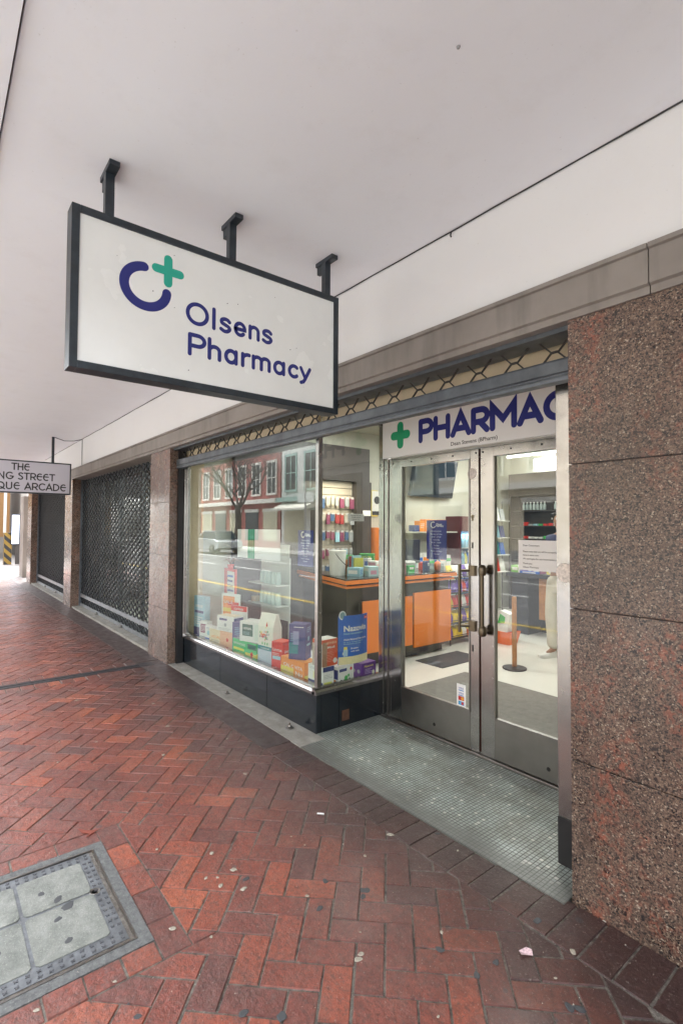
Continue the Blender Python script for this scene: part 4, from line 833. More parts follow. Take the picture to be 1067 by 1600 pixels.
# Nazovin display card
r = empty('display_card', (-3.20, 2.685, ZS+.150), 'curved blue nasal spray display card with white lettering and pale yellow foot', 'display card')
nb = MB(); n = 10; H_ = .385
def cp_(k): u = k/n; return (-3.185+.032*math.sin(math.pi*u), 2.535+.305*u)
vs = []; 
for k in range(n+1): x, y = cp_(k); vs += [(x, y, ZS+.150), (x, y, ZS+.150+H_), (x-.004, y, ZS+.150+H_), (x-.004, y, ZS+.150)]
fs = [(k*4+j, k*4+(j+1) % 4, k*4+4+(j+1) % 4, k*4+4+j) for k in range(n) for j in range(4)]+[(0, 1, 2, 3), (n*4+3, n*4+2, n*4+1, n*4)]
nb.add(vs, fs, blu); nb.lathe([(0, 0), (.034, 0), (.036, .004), (0, .005)], (-3.178, 2.568, ZS+.150+H_+.005), 24, wt, 'x'); nb.lathe([(0, .005), (.026, .005), (.026, .0065), (0, .007)], (-3.178, 2.568, ZS+.150+H_+.005), 20, flat(.22, .35, .33), 'x'); nb.build('card', None, r)
nb = MB()
def onc(y, z, e=.0016): u = (y-2.535)/.305; return Vector((-3.185+.032*math.sin(math.pi*max(0, min(1, u)))+e, y, z))
def cquad(y0, z0, y1, z1, m, e=.0016, n=6):
    for k in range(n):
        a, b_ = y0+(y1-y0)*k/n, y0+(y1-y0)*(k+1)/n; nb.quad(onc(a, z0, e), onc(b_, z0, e), onc(b_, z1, e), onc(a, z1, e), m)
B0 = ZS+.150
cquad(2.537, B0+.001, 2.838, B0+.062, flat(.75, .68, .38), n=10); cquad(2.79, B0+.345, 2.832, B0+.368, rd)
def ctext(t, size, y, z, w, m):
    vs, fs, tw = text_geo(t, .035 if t == 'Nazovin' else .02); nb.add([onc(y+v.x*w/tw, z+v.y*size, .0024) for v in vs], fs, m)
ctext('Nazovin', .062, 2.575, B0+.262, .235, wt); ctext('Nasal decongestant', .022, 2.577, B0+.236, .19, lb); ctext('Adult Metered Dose Spray', .021, 2.577, B0+.190, .235, wt); ctext('for up to 12 hours relief of', .014, 2.577, B0+.172, .19, lb); ctext('blocked and runny nose', .014, 2.577, B0+.157, .17, lb); ctext('Breathe', .018, 2.640, B0+.118, .075, wt); ctext('with ease', .018, 2.640, B0+.096, .085, wt); ctext('NEW', .014, 2.797, B0+.350, .03, wt)
cquad(2.568, B0+.078, 2.604, B0+.098, flat(.6, .68, .6), n=3); cquad(2.575, B0+.035+.03, 2.612, B0+.118, flat(.4, .58, .7), .0019, 3); cquad(2.579, B0+.118, 2.608, B0+.140, yl, .0019, 3)
nb.build('printing', None, r)
# shelves of white jars, red stand and pot added for a shape taken as a reflection
sh = empty('jar_shelf', (-5.1, 3.05, 0), 'white shelf stand seen through the left of the display window', 'shelf')
nb = MB()
for z in (.68, .91): nb.box(-5.42, 2.95, z-.012, -4.80, 3.14, z)
nb.box(-5.42, 3.125, .31, -5.40, 3.14, 1.2); nb.box(-4.82, 3.125, .31, -4.80, 3.14, 1.2); nb.box(-5.40, 3.13, .5, -4.82, 3.138, 1.35); nb.build('stand', flat(.6, .62, .58), sh)
for zz in (.68, .91):
    for i in range(5):
        nb = MB(); x = -5.22+i*.085; nb.lathe([(.030, 0), (.032, .01), (.032, .10), (.026, .115), (.026, .135), (0, .137)], (x, 3.03, zz), 12, flat(.5, .62, .58)); tag(nb.build('glass_jar'), 'pale green glass jar in a row on the white shelf stand inside the window', 'jar', 'pale jars on the window shelf stand')
tag(MB().box(-5.38, 2.97, .68, -5.29, 3.05, .74, M_tan).build('small_carton', bevel=.002), 'small tan carton beside the jars on the lower shelf', 'box')
pl = empty('reflection_stand', (-5.52, 2.75, ZS), 'added red framed stand with white and blue sheet, in place of a reflection in the window', 'stand')
nb = MB(); nb.box(-5.62, 2.74, .62, -5.34, 2.76, 1.06); nb.tube([(-5.48, 2.76, .31), (-5.48, 2.76, .70)], .01); nb.build('frame', rd, pl)
nb = MB(); nb.box(-5.53, 2.733, .66, -5.36, 2.739, 1.03, wt)
for k in range(6): nb.box(-5.52, 2.731, .69+k*.055, -5.37-random.random()*.03, 2.7325, .715+k*.055, blu if k % 2 else nv)
nb.build('sheet', None, pl)
pt = empty('added_pot_plant', (-5.46, 2.73, 1.06), 'small added red pot with dry spiky plant above the stand-in for a reflection', 'plant')
MB().lathe([(.03, 0), (.04, .05), (.036, .052), (0, .045)], (-5.46, 2.74, 1.062), 14, rd).build('pot', None, pt)
nb = MB()
for k in range(26): a = random.random()*6.28; q = random.uniform(.04, .11); nb.tube([(-5.46, 2.74, 1.11), (-5.46+q*.5*math.cos(a), 2.74+q*.5*math.sin(a), 1.14+q*.4), (-5.46+q*math.cos(a), 2.74+q*math.sin(a), 1.13+random.random()*.05)], [.003, .003, .001], seg=4)
nb.build('leaves', flat(.22, .10, .05), pt)

# ================================================================== SHOP INTERIOR
def area(name, loc, sx, sy, e, col=(1, .98, .94)):
    l = bpy.data.lights.new(name, 'AREA'); l.shape = 'RECTANGLE'; l.size = sx; l.size_y = sy; l.energy = e; l.color = col
    o = bpy.data.objects.new(name, l); COL.objects.link(o); o.location = loc; return o
for i, (x, y) in enumerate([(-2.6, 4.2), (-4.6, 4.4), (-2.6, 6.4), (-4.6, 6.8)]):
    r = empty('ceiling_light', (x, y, 2.98), ['flat ceiling light panel nearest the doors', 'flat ceiling light panel above the orange counter', 'flat ceiling light panel over the middle of the shop', 'flat ceiling light panel near the back left of the shop'][i], 'ceiling light', 'shop ceiling light panels')
    nb = MB(); ring(nb, x-.62, y-.17, x+.62, y+.17, .02, 2.925, 2.979, M_white); nb.build('housing', None, r); MB().box(x-.6, y-.15, 2.935, x+.6, y+.15, 2.945, M_lamp).build('diffuser', None, r)
    lo = area('panel_light', (x, y, 2.92), 1.2, .3, 26*LAMP); lo.parent = r; lo.location = (0, 0, -.06)
tl_ = MB().tube([(-5.6, 8.55, 2.90), (-2.6, 8.55, 2.90)], .018, M_lamp).box(-5.6, 8.53, 2.92, -2.6, 8.57, 2.975, M_white); tag(tl_.build('tube_light'), 'long thin tube light on the ceiling at the back of the shop', 'ceiling light')
tag(MB().box(-5.08, 8.60, 2.60, -3.4, 8.66, 2.82, M_lamp).build('light_box', bevel=.004), 'bright light box above the dark shelves at the back', 'light box')

# counter
ct = empty('counter', (-4.8, 4.3, 0), 'dark shop counter with orange front panels and an orange edged top', 'counter')
def poly_(mb, off, z0, z1, m=None):
    P4 = [(-4.2+off, 3.45-off), (-4.2+off, 5.18+off), (-4.95, 5.18+off), (-4.95, 3.9), (-5.62, 3.9), (-5.62, 3.83-off*1.2)]
    mb.prism(P4, 'z', z0, z1, m)
nb = MB(); poly_(nb, -.03, .10, .90); poly_(nb, -.09, .014, .10); nb.build('base', M_dark, ct)
nb = MB(); poly_(nb, .03, .985, 1.0); nb.build('top', mat('counter_top', (.05, .048, .045), .15, var=.2), ct)
nb = MB(); poly_(nb, .045, .945, .985); poly_(nb, .02, .90, .925, M_orange) ; nb.mats[0:0] = []; nb.build('edge_band', M_orange, ct)
nb = MB(); poly_(nb, .0, .925, .945, M_dark); nb.box(-4.2, 3.62, .15, -4.155, 4.42, .75, M_dark); nb.build('trim', None, ct)
MB().box(-4.154, 3.63, .19, -4.142, 4.40, .755).build('front_panel', M_orange, ct, bevel=.002)
MB().box(-4.20, 4.46, .14, -4.175, 5.13, .78).build('front_panel', M_orange, ct, bevel=.002)
# stuff on the counter
r = empty('bucket', (-4.62, 3.66, 1.0), 'white plastic bucket with a black wire handle on the left end of the counter', 'bucket')
MB().lathe([(.085, 0), (.10, .26), (.106, .262), (.106, .285), (.098, .287), (.09, .27), (0, .27)], (-4.62, 3.66, 1.001), 28, wt).build('pail', None, r)
MB().tube([(-4.55, 3.58, 1.25), (-4.50, 3.60, 1.19), (-4.48, 3.66, 1.13), (-4.50, 3.72, 1.11), (-4.54, 3.76, 1.25)], .004).build('handle', M_black, r)
r = empty('acrylic_case', (-4.58, 3.85, 1.0), 'clear acrylic display case with coloured leaflets on the counter', 'case')
nb = MB(); ring(nb, -4.70, 3.74, -4.42, 3.95, .004, 1.001, 1.24, M_clear); nb.build('case_wall', None, r)
nb = MB()
for k in range(7): x = -4.68+k*.035; nb.box(x, 3.77, 1.004, x+.025, 3.90, 1.16+random.random()*.07, [yl, gn, og, wt, rd, lb, yl][k])
nb.build('leaflets', None, r)
def stray(name, label, x, y, w, d, h, rz, c, dec=(), cat='box'): return carton(name, label, x, y, 1.001, w, d, h, rz, c, dec, 'goods on the shop counter', cat)
stray('tissue_box', 'pale blue open carton at the front of the counter', -4.40, 3.74, .15, .12, .10, 30, lb, [('f', .1, .3, .8, .7, wt), ('s', 1, .1, .8, .9, .2, 3, blu)])
stray('tissue_box', 'pale blue and white carton tilted beside the yellow scoop', -4.33, 3.92, .14, .12, .11, -20, flat(.42, .6, .62), [('f', 0, .5, 1, .8, wt), ('s', .2, .2, .8, .6, flat(.6, .3, .4))])
stray('plaster_box', 'white and pink carton in the middle of the counter clutter', -4.42, 4.05, .13, .10, .16, 10, wt, [('f', .1, .5, .9, .9, flat(.6, .3, .4)), ('s', 1, .1, .8, .9, .2, 4, rd)])
stray('lozenge_box', 'green box with yellow capitals standing at the back of the counter', -4.85, 4.32, .18, .10, .22, 35, gn, [('f', 'COOL', .1, .7, .22, .8, yl), ('s', 'COOL', .1, .7, .22, .8, yl), ('f', 0, .5, .3, .15, dg)])
nb = MB(); nb.lathe([(.02, 0), (.06, .01), (.10, .10), (.13, .17), (.125, .17), (.09, .09), (.02, .012)], (-4.36, 4.28, 1.002), 20, flat(.75, .45, .05)); tag(nb.build('bowl'), 'open yellow bowl on the shop counter', 'bowl')
tag(MB().prism([(-4.37, 4.22), (-4.28, 4.22), (-4.28, 4.30), (-4.37, 4.30)], 'z', 1.02, 1.09, gn).build('sachet', bevel=.008), 'green sachet in the open yellow bowl', 'sachet')
# monitor, till and orange boxes
r = empty('monitor', (-4.62, 4.75, 1.0), 'dark computer monitor seen from behind on the counter', 'monitor')
nb = MB(Matrix.Translation((-4.62, 4.75, 1.0)) @ Matrix.Rotation(R(50), 4, 'Z')); nb.box(-.20, -.02, .10, .20, .02, .40); nb.box(-.12, .015, .16, .12, .04, .32); nb.build('screen', M_navybk, r, bevel=.006)
MB().box(-4.64, 4.73, 1.02, -4.60, 4.77, 1.14).box(-4.72, 4.66, 1.0, -4.52, 4.84, 1.018).build('stand', M_black, r)
nb = MB(); nb.lathe([(.07, 0), (.09, .02), (.09, .12), (.07, .14), (0, .14)], (-4.42, 4.62, 1.002), 16, flat(.35, .35, .34)); tag(nb.build('card_machine'), 'round grey metal tin beside the monitor', 'tin')
nb = MB(); ring(nb, -4.34, 4.80, -4.22, 5.05, .004, 1.001, 1.10, M_clear); o = tag(nb.build('acrylic_tray'), 'clear acrylic tray near the right end of the counter', 'tray')
nb = MB(); nb.lathe([(.03, 0), (.04, .01), (.045, .06), (.04, .10), (.02, .12), (0, .12)], (-4.35, 5.08, 1.002), 14, flat(.8, .2, .08)); nb.lathe([(.012, .12), (.012, .15), (0, .152)], (-4.35, 5.08, 1.002), 8, wt); tag(nb.build('pump_bottle'), 'orange pump bottle on the right end of the counter', 'bottle')
nb = MB(); nb.lathe([(.03, 0), (.034, .01), (.034, .10), (.014, .13), (.014, .16), (0, .162)], (-4.44, 4.47, 1.002), 14, blu); tag(nb.build('spray_bottle'), 'blue spray bottle beside the left edge of the door view', 'bottle')
for k, (x, y, w, d, h, c, lab) in enumerate([(-4.50, 4.20, .08, .06, .14, yl, 'narrow yellow carton in the counter clutter'), (-4.62, 4.12, .10, .07, .18, wt, 'tall white carton behind the bucket on the counter'), (-4.34, 4.56, .09, .07, .09, gn, 'small green carton beside the round tin'), (-4.40, 4.92, .10, .06, .13, nv, 'navy carton inside the acrylic tray end of the counter'), (-4.55, 5.02, .12, .09, .10, rd, 'red carton at the far right of the counter'), (-4.30, 4.38, .07, .07, .12, flat(.6, .3, .4), 'pink carton between the yellow bowl and the round tin')]):
    stray('small_box', lab, x, y, w, d, h, 20+k*31, c, [('f', .15, .5, .85, .8, wt if c != wt else blu), ('s', 1, .1, .45, .9, .15, 3, gr)])
# back counter shelf with orange boxes
r = empty('wall_shelf', (-5.65, 6.2, 1.5), 'cream wall shelf carrying orange boxes behind the counter', 'shelf')
nb = MB(); nb.box(-5.81, 5.55, 1.47, -5.52, 6.95, 1.49); nb.box(-5.81, 5.55, .9, -5.52, 6.95, .92); nb.box(-5.55, 5.55, .02, -5.52, 6.95, .9); nb.build('board', M_cream, r)
for k in range(6):
    c = [nv, og, og, flat(.8, .35, .12), og, og][k]; y = 6.0+k*.13; hh = .10 if k == 0 else random.uniform(.15, .2)
    carton('shelf_box', 'navy box at the left end of the row of orange boxes' if k == 0 else 'orange packet in the row on the cream wall shelf', -5.62, y, 1.491, .12, .115, hh, 0, c, [('s', 1, .1, .8, .9, .3, 3, wt)] if k else [], 'packets on the wall shelf')
for k in range(9):
    carton('shelf_box', 'white and grey packet low on the cream shelf behind the counter', -5.62, 5.65+k*.14, .921, .12, .12, random.uniform(.12, .3), 0, [wt, gr, lb, wt][k % 4], [('s', 0, .4, 1, .7, [blu, og, gn][k % 3])], 'packets on the lower shelf')
# tv
r = empty('television', (-5.8, 6.55, 2.4), 'dark flat television mounted high on the cream wall', 'television')
xf = Matrix.Translation((-5.70, 6.56, 2.38)) @ Matrix.Rotation(R(12), 4, 'Y')
MB(xf).box(-.04, -.52, -.32, .04, .52, .32).build('housing', flat(.01, .02, .035), r, bevel=.012)
MB(xf).box(.04, -.49, -.27, .043, .49, .29).build('screen', M_tv, r)
# slatwall and dark panels
sw = empty('slat_wall', (-5.75, 4.5, 0), 'dark framed slat wall with hanging products behind the window', 'display wall')
nb = MB(); nb.box(-5.815, 2.92, .02, -5.74, 4.22, 2.72); nb.box(-5.815, 4.22, 2.22, -5.70, 5.12, 2.72); nb.box(-5.815, 4.83, .02, -5.66, 5.12, 2.22); nb.box(-5.815, 4.22, .02, -5.72, 4.83, .80); nb.build('dark_panel', M_dark, sw)
nb = MB()
for k in range(14): z = .80+k*.1015; nb.box(-5.815, 4.22, z, -5.765, 4.83, z+.093)
nb.build('slat', flat(.38, .34, .27), sw)
area('spot_light', (-5.45, 4.4, 2.20), .1, .5, 8*LAMP, (1, .85, .62)).parent = None
cnt = 0
packs = []
for row, z in enumerate((1.02, 1.25, 1.50, 1.75, 1.98)):
    for k in range(7):
        y = 4.27+k*.085; c = random.choice([flat(.32, .04, .04), nv, lb, gr, gr, tl, flat(.2, .05, .1), flat(.35, .33, .28), flat(.05, .1, .2)])
        nm = ['dark red', 'blue', 'grey', 'white', 'teal'][row % 5]
        if len(packs) < 8:
            r = empty('hanging_pack', (-5.74, y, z), 'small blister pack hanging on a peg of the slat wall', 'pack', 'packs hanging on the slat wall')
            nb = MB(); nb.box(0, -.032, -.14, .02, .032, -.01, c); nb.build('card', None, r, local=True); MB().box(.02, -.020, -.02, .026, .020, .006, flat(.5, .5, .48)).build('header', None, r, local=True); nb = MB(); nb.tube([(-.02, 0, .015), (.05, 0, .015)], .002, M_steel2); nb.build('peg', None, r, local=True); packs.append(r)
        else: copy_tree(random.choice(packs), (-5.74+random.uniform(0, .02), y+random.uniform(-.01, .01), z)).scale = (1, random.uniform(.8, 1.15), random.uniform(.7, 1.2))
tag(MB().box(-5.655, 4.95, 1.72, -5.65, 5.10, 1.80, M_white).build('price_card'), 'small white card on the dark end panel of the slat wall', 'card')
o = MB().box(-5.81, 5.20, 1.72, -5.80, 5.38, 2.12, yl).build('wall_poster'); tag(o, 'narrow yellow and white poster on the cream wall beside the dark panel', 'poster')
nb = MB(); nb.box(-5.80, 5.26, 1.74, -5.797, 5.44, 2.11, wt); nb.box(-5.797, 5.26, 1.74, -5.795, 5.44, 1.80, M_ink); nb.lathe([(0, 0), (.06, 0), (.06, .002), (0, .0022)], (-5.797, 5.36, 1.97), 18, M_ink, 'x'); nb.build('printing', None, o)
tag(MB().box(-5.81, 5.22, .95, -5.50, 5.45, 1.55, M_orange).box(-5.50, 5.25, 1.50, -5.497, 5.42, 1.60, M_dark).build('dispenser', bevel=.01), 'orange and dark cabinet against the wall behind the counter', 'cabinet')
carton('hanging_bag', 'black and green packet hanging on the wall near the television', -5.79, 5.72, 1.62, .03, .10, .40, 0, M_ink, [('s', 0, 0, 1, .35, gn), ('s', 0, .5, .55, .12, wt)], 'packets on the wall shelf', 'pack')
# fridge
fr = empty('drinks_fridge', (-5.45, 7.35, 0), 'tall maroon drinks fridge with blue lit shelves of bottles', 'fridge')
nb = MB(); nb.box(-5.81, 7.0, .013, -5.5, 7.92, .10); nb.box(-5.81, 7.0, .10, -5.78, 7.92, 1.75); nb.box(-5.78, 7.0, .10, -5.5, 7.03, 1.75); nb.box(-5.78, 7.89, .10, -5.5, 7.92, 1.75); nb.box(-5.78, 7.03, 1.50, -5.498, 7.89, 1.75); nb.build('cabinet', flat(.09, .02, .025), fr, bevel=.004)
nb = MB()
for z in (.3, .62, .92, 1.20): nb.box(-5.77, 7.04, z, -5.54, 7.88, z+.012, wt)
nb.box(-5.778, 7.032, .11, -5.772, 7.888, 1.49, flat(.25, .42, .6)); nb.build('shelf', None, fr)
MB().box(-5.512, 7.035, .105, -5.506, 7.885, 1.495).build('door_pane', M_clear, fr)
lo = area('fridge_light', (-5.6, 7.36, 1.47), .1, .6, 6*LAMP, (.75, .9, 1)); lo.parent = fr; lo.location = (-.15, .01, 1.47)
proto = None
def bottle(x, y, z, col, s=1., label='', grp='', cap=None):
    r = empty('bottle', (x, y, z), label, 'bottle', grp)
    MB().lathe([(.026*s, 0), (.030*s, .006*s), (.030*s, .10*s), (.022*s, .125*s), (.011*s, .145*s), (.011*s, .155*s), (0, .156*s)], (0, 0, 0), 12, col).build('body', None, r, local=True)
    MB().lathe([(.013*s, .150*s), (.013*s, .175*s), (0, .176*s)], (0, 0, 0), 10, cap or wt).build('cap', None, r, local=True); return r
pb = [bottle(-5.3, 7.1, .935, blu, 1.3, 'blue bottle on the middle fridge shelf', 'bottles in the fridge'), bottle(-5.3, 7.2, .935, lb, 1.3, 'pale blue bottle on the middle fridge shelf', 'bottles in the fridge'), bottle(-5.3, 7.1, .935, yl, 1.2, 'yellow bottle on the middle fridge shelf', 'bottles in the fridge')]
for k in range(3, 8): copy_tree(pb[k % 3], (-5.58, 7.08+k*.08, .933))
pb[0].location = (-5.58, 7.08, .933); pb[1].location = (-5.58, 7.16, .933); pb[2].location = (-5.58, 7.24, .933)
for k in range(6): copy_tree(pb[1], (-5.58, 7.1+k*.1, 1.213), label='pale bottle on the top fridge shelf')
for k in range(6): copy_tree(pb[0], (-5.58, 7.1+k*.1, .633), label='blue bottle on the lower fridge shelf')
# back shelves with bottles
bs = empty('dark_shelving', (-4.2, 8.75, 0), 'dark shelving across the back wall of the shop', 'shelving')
nb = MB(); nb.box(-5.65, 8.97, .013, -1.2, 8.995, 2.58); nb.box(-5.65, 8.66, .013, -5.60, 8.97, 2.58); nb.box(-5.60, 8.66, 2.16, -1.2, 8.97, 2.58)
for z in (.6, .95, 1.36, 1.60, 1.89): nb.box(-5.60, 8.68, z-.02, -1.2, 8.97, z)
nb.build('carcass', M_dark, bs)
p0 = bottle(-5.38, 8.75, 1.891, flat(.5, .58, .56), .85, 'clear spray bottle in the top row of the dark shelving', 'bottles on the dark shelving')
for k in range(1, 18):
    if k in (7, 8): continue
    copy_tree(p0, (-5.38+k*.07, 8.75, 1.891))
cc = [wt, lb, gn, rd, gr, wt]
for k in range(20):
    carton('shelf_packet', 'small packet on the lower rows of the dark shelving', -5.35+(k % 10)*.1, 8.78, 1.361 if k < 10 else 1.601, .08, .06, random.uniform(.03, .07), 0, random.choice(cc), [], 'packets on the dark shelving')
# magazine stand
mg = empty('leaflet_rack', (-4.42, 6.6, 0), 'tall wire rack of leaflets and magazines at the back of the shop', 'rack')
nb = MB()
for y in (6.5, 6.72): nb.tube([(-4.50, y, .013), (-4.50, y, 1.95)], .01, M_steel2)
for z in (.9, 1.15, 1.4, 1.65): nb.box(-4.50, 6.48, z, -4.38, 6.74, z+.012, wt)
nb.build('frame', None, mg)
nb = MB()
for k, z in enumerate((.91, 1.16, 1.41, 1.66)):
    nb.prism([(-4.46, z), (-4.45, z), (-4.49, z+.20), (-4.50, z+.20)][::-1], 'y', 6.5, 6.60, [rd, tl, lb, wt][k]); nb.prism([(-4.45, z), (-4.44, z), (-4.48, z+.18), (-4.49, z+.18)][::-1], 'y', 6.61, 6.72, [wt, blu, nv, gr][k]); nb.prism([(-4.46, z), (-4.38, z), (-4.40, z+.17), (-4.48, z+.17)][::-1], 'x', 0, 0) if False else None
nb.build('leaflets', None, mg)
# stand of sweets and crisps next to the counter
cr = empty('snack_stand', (-4.5, 5.6, 0), 'black wire snack stand filled with colourful packets beyond the counter', 'stand')
nb = MB()
for y in (5.32, 5.92):
    for x in (-4.72, -4.34): nb.tube([(x, y, .013), (x, y, 1.0)], .009)
for z in (.08, .28, .48, .68, .88): nb.prism([(-4.72, z+.05), (-4.34, z), (-4.34, z+.012), (-4.72, z+.062)], 'y', 5.32, 5.92); nb.tube([(-4.335, 5.32, z+.05), (-4.335, 5.92, z+.05)], .005)
nb.build('frame', M_black, cr)
def packet(x, y, z, m, s=1.):
    nb = MB(); n = 8; rows = []
    prof = [(0, .004), (.012, .012), (.04, .028), (.08, .034), (.12, .028), (.145, .012), (.16, .004)]
    vs = []
    for h, d in prof:
        for k in range(n): a = 2*math.pi*k/n; vs.append((d*s*math.cos(a)+random.gauss(0, .001), .055*s*math.sin(a)*(1 if h > .001 else 1), h*s))
    q = len(prof); fs = [(i*n+k, i*n+(k+1) % n, (i+1)*n+(k+1) % n, (i+1)*n+k) for i in range(q-1) for k in range(n)]+[tuple(range(n)), tuple(range((q-1)*n, q*n))]
    nb.add(vs, fs, m, True); return nb.build('snack_packet')
pk = {}
names = {'purple': flat(.12, .05, .35, .3), 'yellow': flat(.7, .5, .03, .3), 'green': flat(.05, .35, .08, .3), 'red': flat(.6, .04, .03, .3), 'blue': flat(.03, .12, .45, .3), 'white': flat(.65, .65, .62, .3)}
rows = [('yellow', .085), ('yellow', .285), ('red', .485), ('purple', .685), ('white', .885)]
for cn, z in rows:
    for k in range(6):
        c2 = cn if k % 3 else random.choice(list(names))
        if c2 not in pk: pk[c2] = packet(0, 0, 0, names[c2]); o = pk[c2]
        else: o = pk[c2].copy(); COL.objects.link(o)
        o.location = (-4.38, 5.38+k*.095, z+.012); o.rotation_euler = (0, R(-18), random.uniform(-.15, .15)); tag(o, '%s foil packet on the wire snack stand' % c2, 'packet', '%s packets on the snack stand' % c2)
# dark desk with goods
dk = empty('desk', (-3.9, 6.9, 0), 'dark blue grey counter desk with wooden end at the back of the shop', 'desk')
MB().box(-4.42, 6.7, .84, -2.6, 7.35, .90).build('top', M_navybk, dk, bevel=.004)
MB().box(-4.36, 6.76, .013, -4.10, 7.3, .84).box(-4.10, 7.1, .013, -2.7, 7.16, .84).build('base', M_navybk, dk)
MB().box(-3.95, 6.80, .25, -3.60, 7.08, .84).build('drawer_unit', M_wood, dk)
for k, (x, y, w, d, h, c, lab) in enumerate([(-4.32, 6.85, .12, .16, .10, flat(.2, .5, .1), 'lime green box on the dark desk'), (-4.15, 6.82, .20, .14, .11, wt, 'white and purple carton on the dark desk'), (-3.95, 6.80, .14, .12, .10, flat(.25, .08, .2), 'plum coloured carton on the dark desk'), (-3.72, 6.84, .20, .12, .06, yl, 'flat yellow carton on the dark desk'), (-3.45, 6.82, .24, .14, .04, flat(.6, .2, .3), 'flat pink carton on the dark desk'), (-4.05, 6.74, .30, .06, .03, blu, 'flat blue packet at the front edge of the dark desk')]):
    carton('goods_box', lab, x, y, .901, w, d, h, random.uniform(-8, 8), c, [('f', .15, .3, .85, .7, wt if c != wt else pur)], 'goods on the dark desk')
r = empty('wire_basket', (-4.15, 7.1, .9), 'small basket with a green card standing on the dark desk', 'basket'); 
nb = MB(); ring(nb, -4.36, 7.0, -3.98, 7.25, .012, .901, 1.02, flat(.2, .1, .06)); nb.box(-4.37, 6.99, 1.02, -3.97, 7.0, 1.035, wt); nb.build('tray', None, r); MB().box(-4.38, 7.1, 1.03, -4.14, 7.12, 1.18, flat(.06, .45, .06)).build('card', None, r)
# baskets, bag on the floor
def basket(x, y, label):
    r = empty('orange_basket', (x, y, .012), label, 'basket', 'orange shopping baskets')
    nb = MB(); a, b_, c, d = (.12, .09), (.16, .12), .0, .17
    vs = []
    for (u, v), z in ((a, 0), (b_, d)): vs += [(-u, -v, z), (u, -v, z), (u, v, z), (-u, v, z)]
    for (u, v), z in ((b_, d), (a, .01)): vs += [(-u+.008, -v+.008, z), (u-.008, -v+.008, z), (u-.008, v-.008, z), (-u+.008, v-.008, z)]
    fs = [(0, 1, 2, 3)]+[(i, (i+1) % 4, 4+(i+1) % 4, 4+i) for i in range(4)]+[(4+i, 4+(i+1) % 4, 8+(i+1) % 4, 8+i) for i in range(4)]+[(8+i, 8+(i+1) % 4, 12+(i+1) % 4, 12+i) for i in range(4)]+[(12, 13, 14, 15)]
    nb.add(vs, fs); nb.build('tub', flat(.8, .17, .04), r, local=True); MB().tube([(-.15, 0, .165), (-.10, 0, .19), (.10, 0, .19), (.15, 0, .165)], .006).build('handle', M_black, r, local=True); return r
basket(-4.24, 5.83, 'orange plastic basket on the shop floor left of the barrier post'); basket(-4.00, 6.04, 'orange plastic basket on the shop floor close behind the barrier post')
nb = MB(); nb.prism([(-4.10, .18), (-3.90, .18), (-3.86, .42), (-4.0, .46), (-4.13, .40)], 'y', 5.93, 6.05, wt); nb.prism([(-4.05, .28), (-3.93, .30), (-3.92, .38), (-4.0, .42)], 'y', 5.925, 5.93, gn); tag(nb.build('shopping_bag', bevel=.01), 'white and green plastic bag sitting in the orange baskets', 'bag')
# barrier post
r = empty('barrier_post', (-3.21, 5.02, .012), 'brown wooden barrier post on a round black base inside the shop', 'post')
MB().lathe([(.125, 0), (.13, .008), (.125, .016), (.03, .028), (0, .028)], (-3.21, 5.02, .013), 36).build('base', M_black, r)
MB().lathe([(.026, .028), (.026, .775), (.02, .785), (0, .786)], (-3.21, 5.02, .013), 20).build('pole', M_wood, r)
# mats
tag(MB().box(-3.45, 3.30, .013, -1.3, 4.47, .022, M_matg).build('door_mat', bevel=.003), 'large grey door mat on the shop floor behind the glass doors', 'mat')
tag(MB().prism([(-4.10, 4.40), (-3.70, 4.40), (-3.70, 5.15), (-4.10, 5.15)], 'z', .013, .021, M_matd).build('small_mat', bevel=.002), 'small dark charcoal mat at the foot of the orange counter', 'mat')

# ---- person
def skin(name, pts, edges, mtl, parent=None, lvl=2, sub=True, root=0):
    me = bpy.data.meshes.new(name); me.from_pydata([p[:3] for p in pts], edges, []); o = bpy.data.objects.new(name, me); COL.objects.link(o)
    sk = o.modifiers.new('s', 'SKIN'); sk.use_smooth_shade = True
    for i, p in enumerate(pts): me.skin_vertices[0].data[i].radius = (p[3], p[4] if len(p) > 4 else p[3]); me.skin_vertices[0].data[i].use_root = (i == root)
    ss = o.modifiers.new('u', 'SUBSURF'); ss.levels = lvl; ss.render_levels = lvl
    me.materials.append(mtl)
    if parent: o.parent = parent
    return o
M_skin = mat('skin_tone', (.30, .16, .10), .5); M_trou = mat('cream_cotton', (.52, .49, .40), .8, var=.08, vscale=10, bump=.5, bscale=14); M_shirt = mat('navy_cotton', (.03, .035, .085), .8, var=.1, vscale=10); M_shoe = mat('white_shoe', (.68, .68, .66), .5); M_hair = mat('dark_hair', (.02, .015, .012), .6, bump=.6)
pr = empty('person', (-3.085, 5.81, .012), 'person standing in cream trousers, navy top and white trainers, half hidden by the door post', 'person', rz=R(-20))
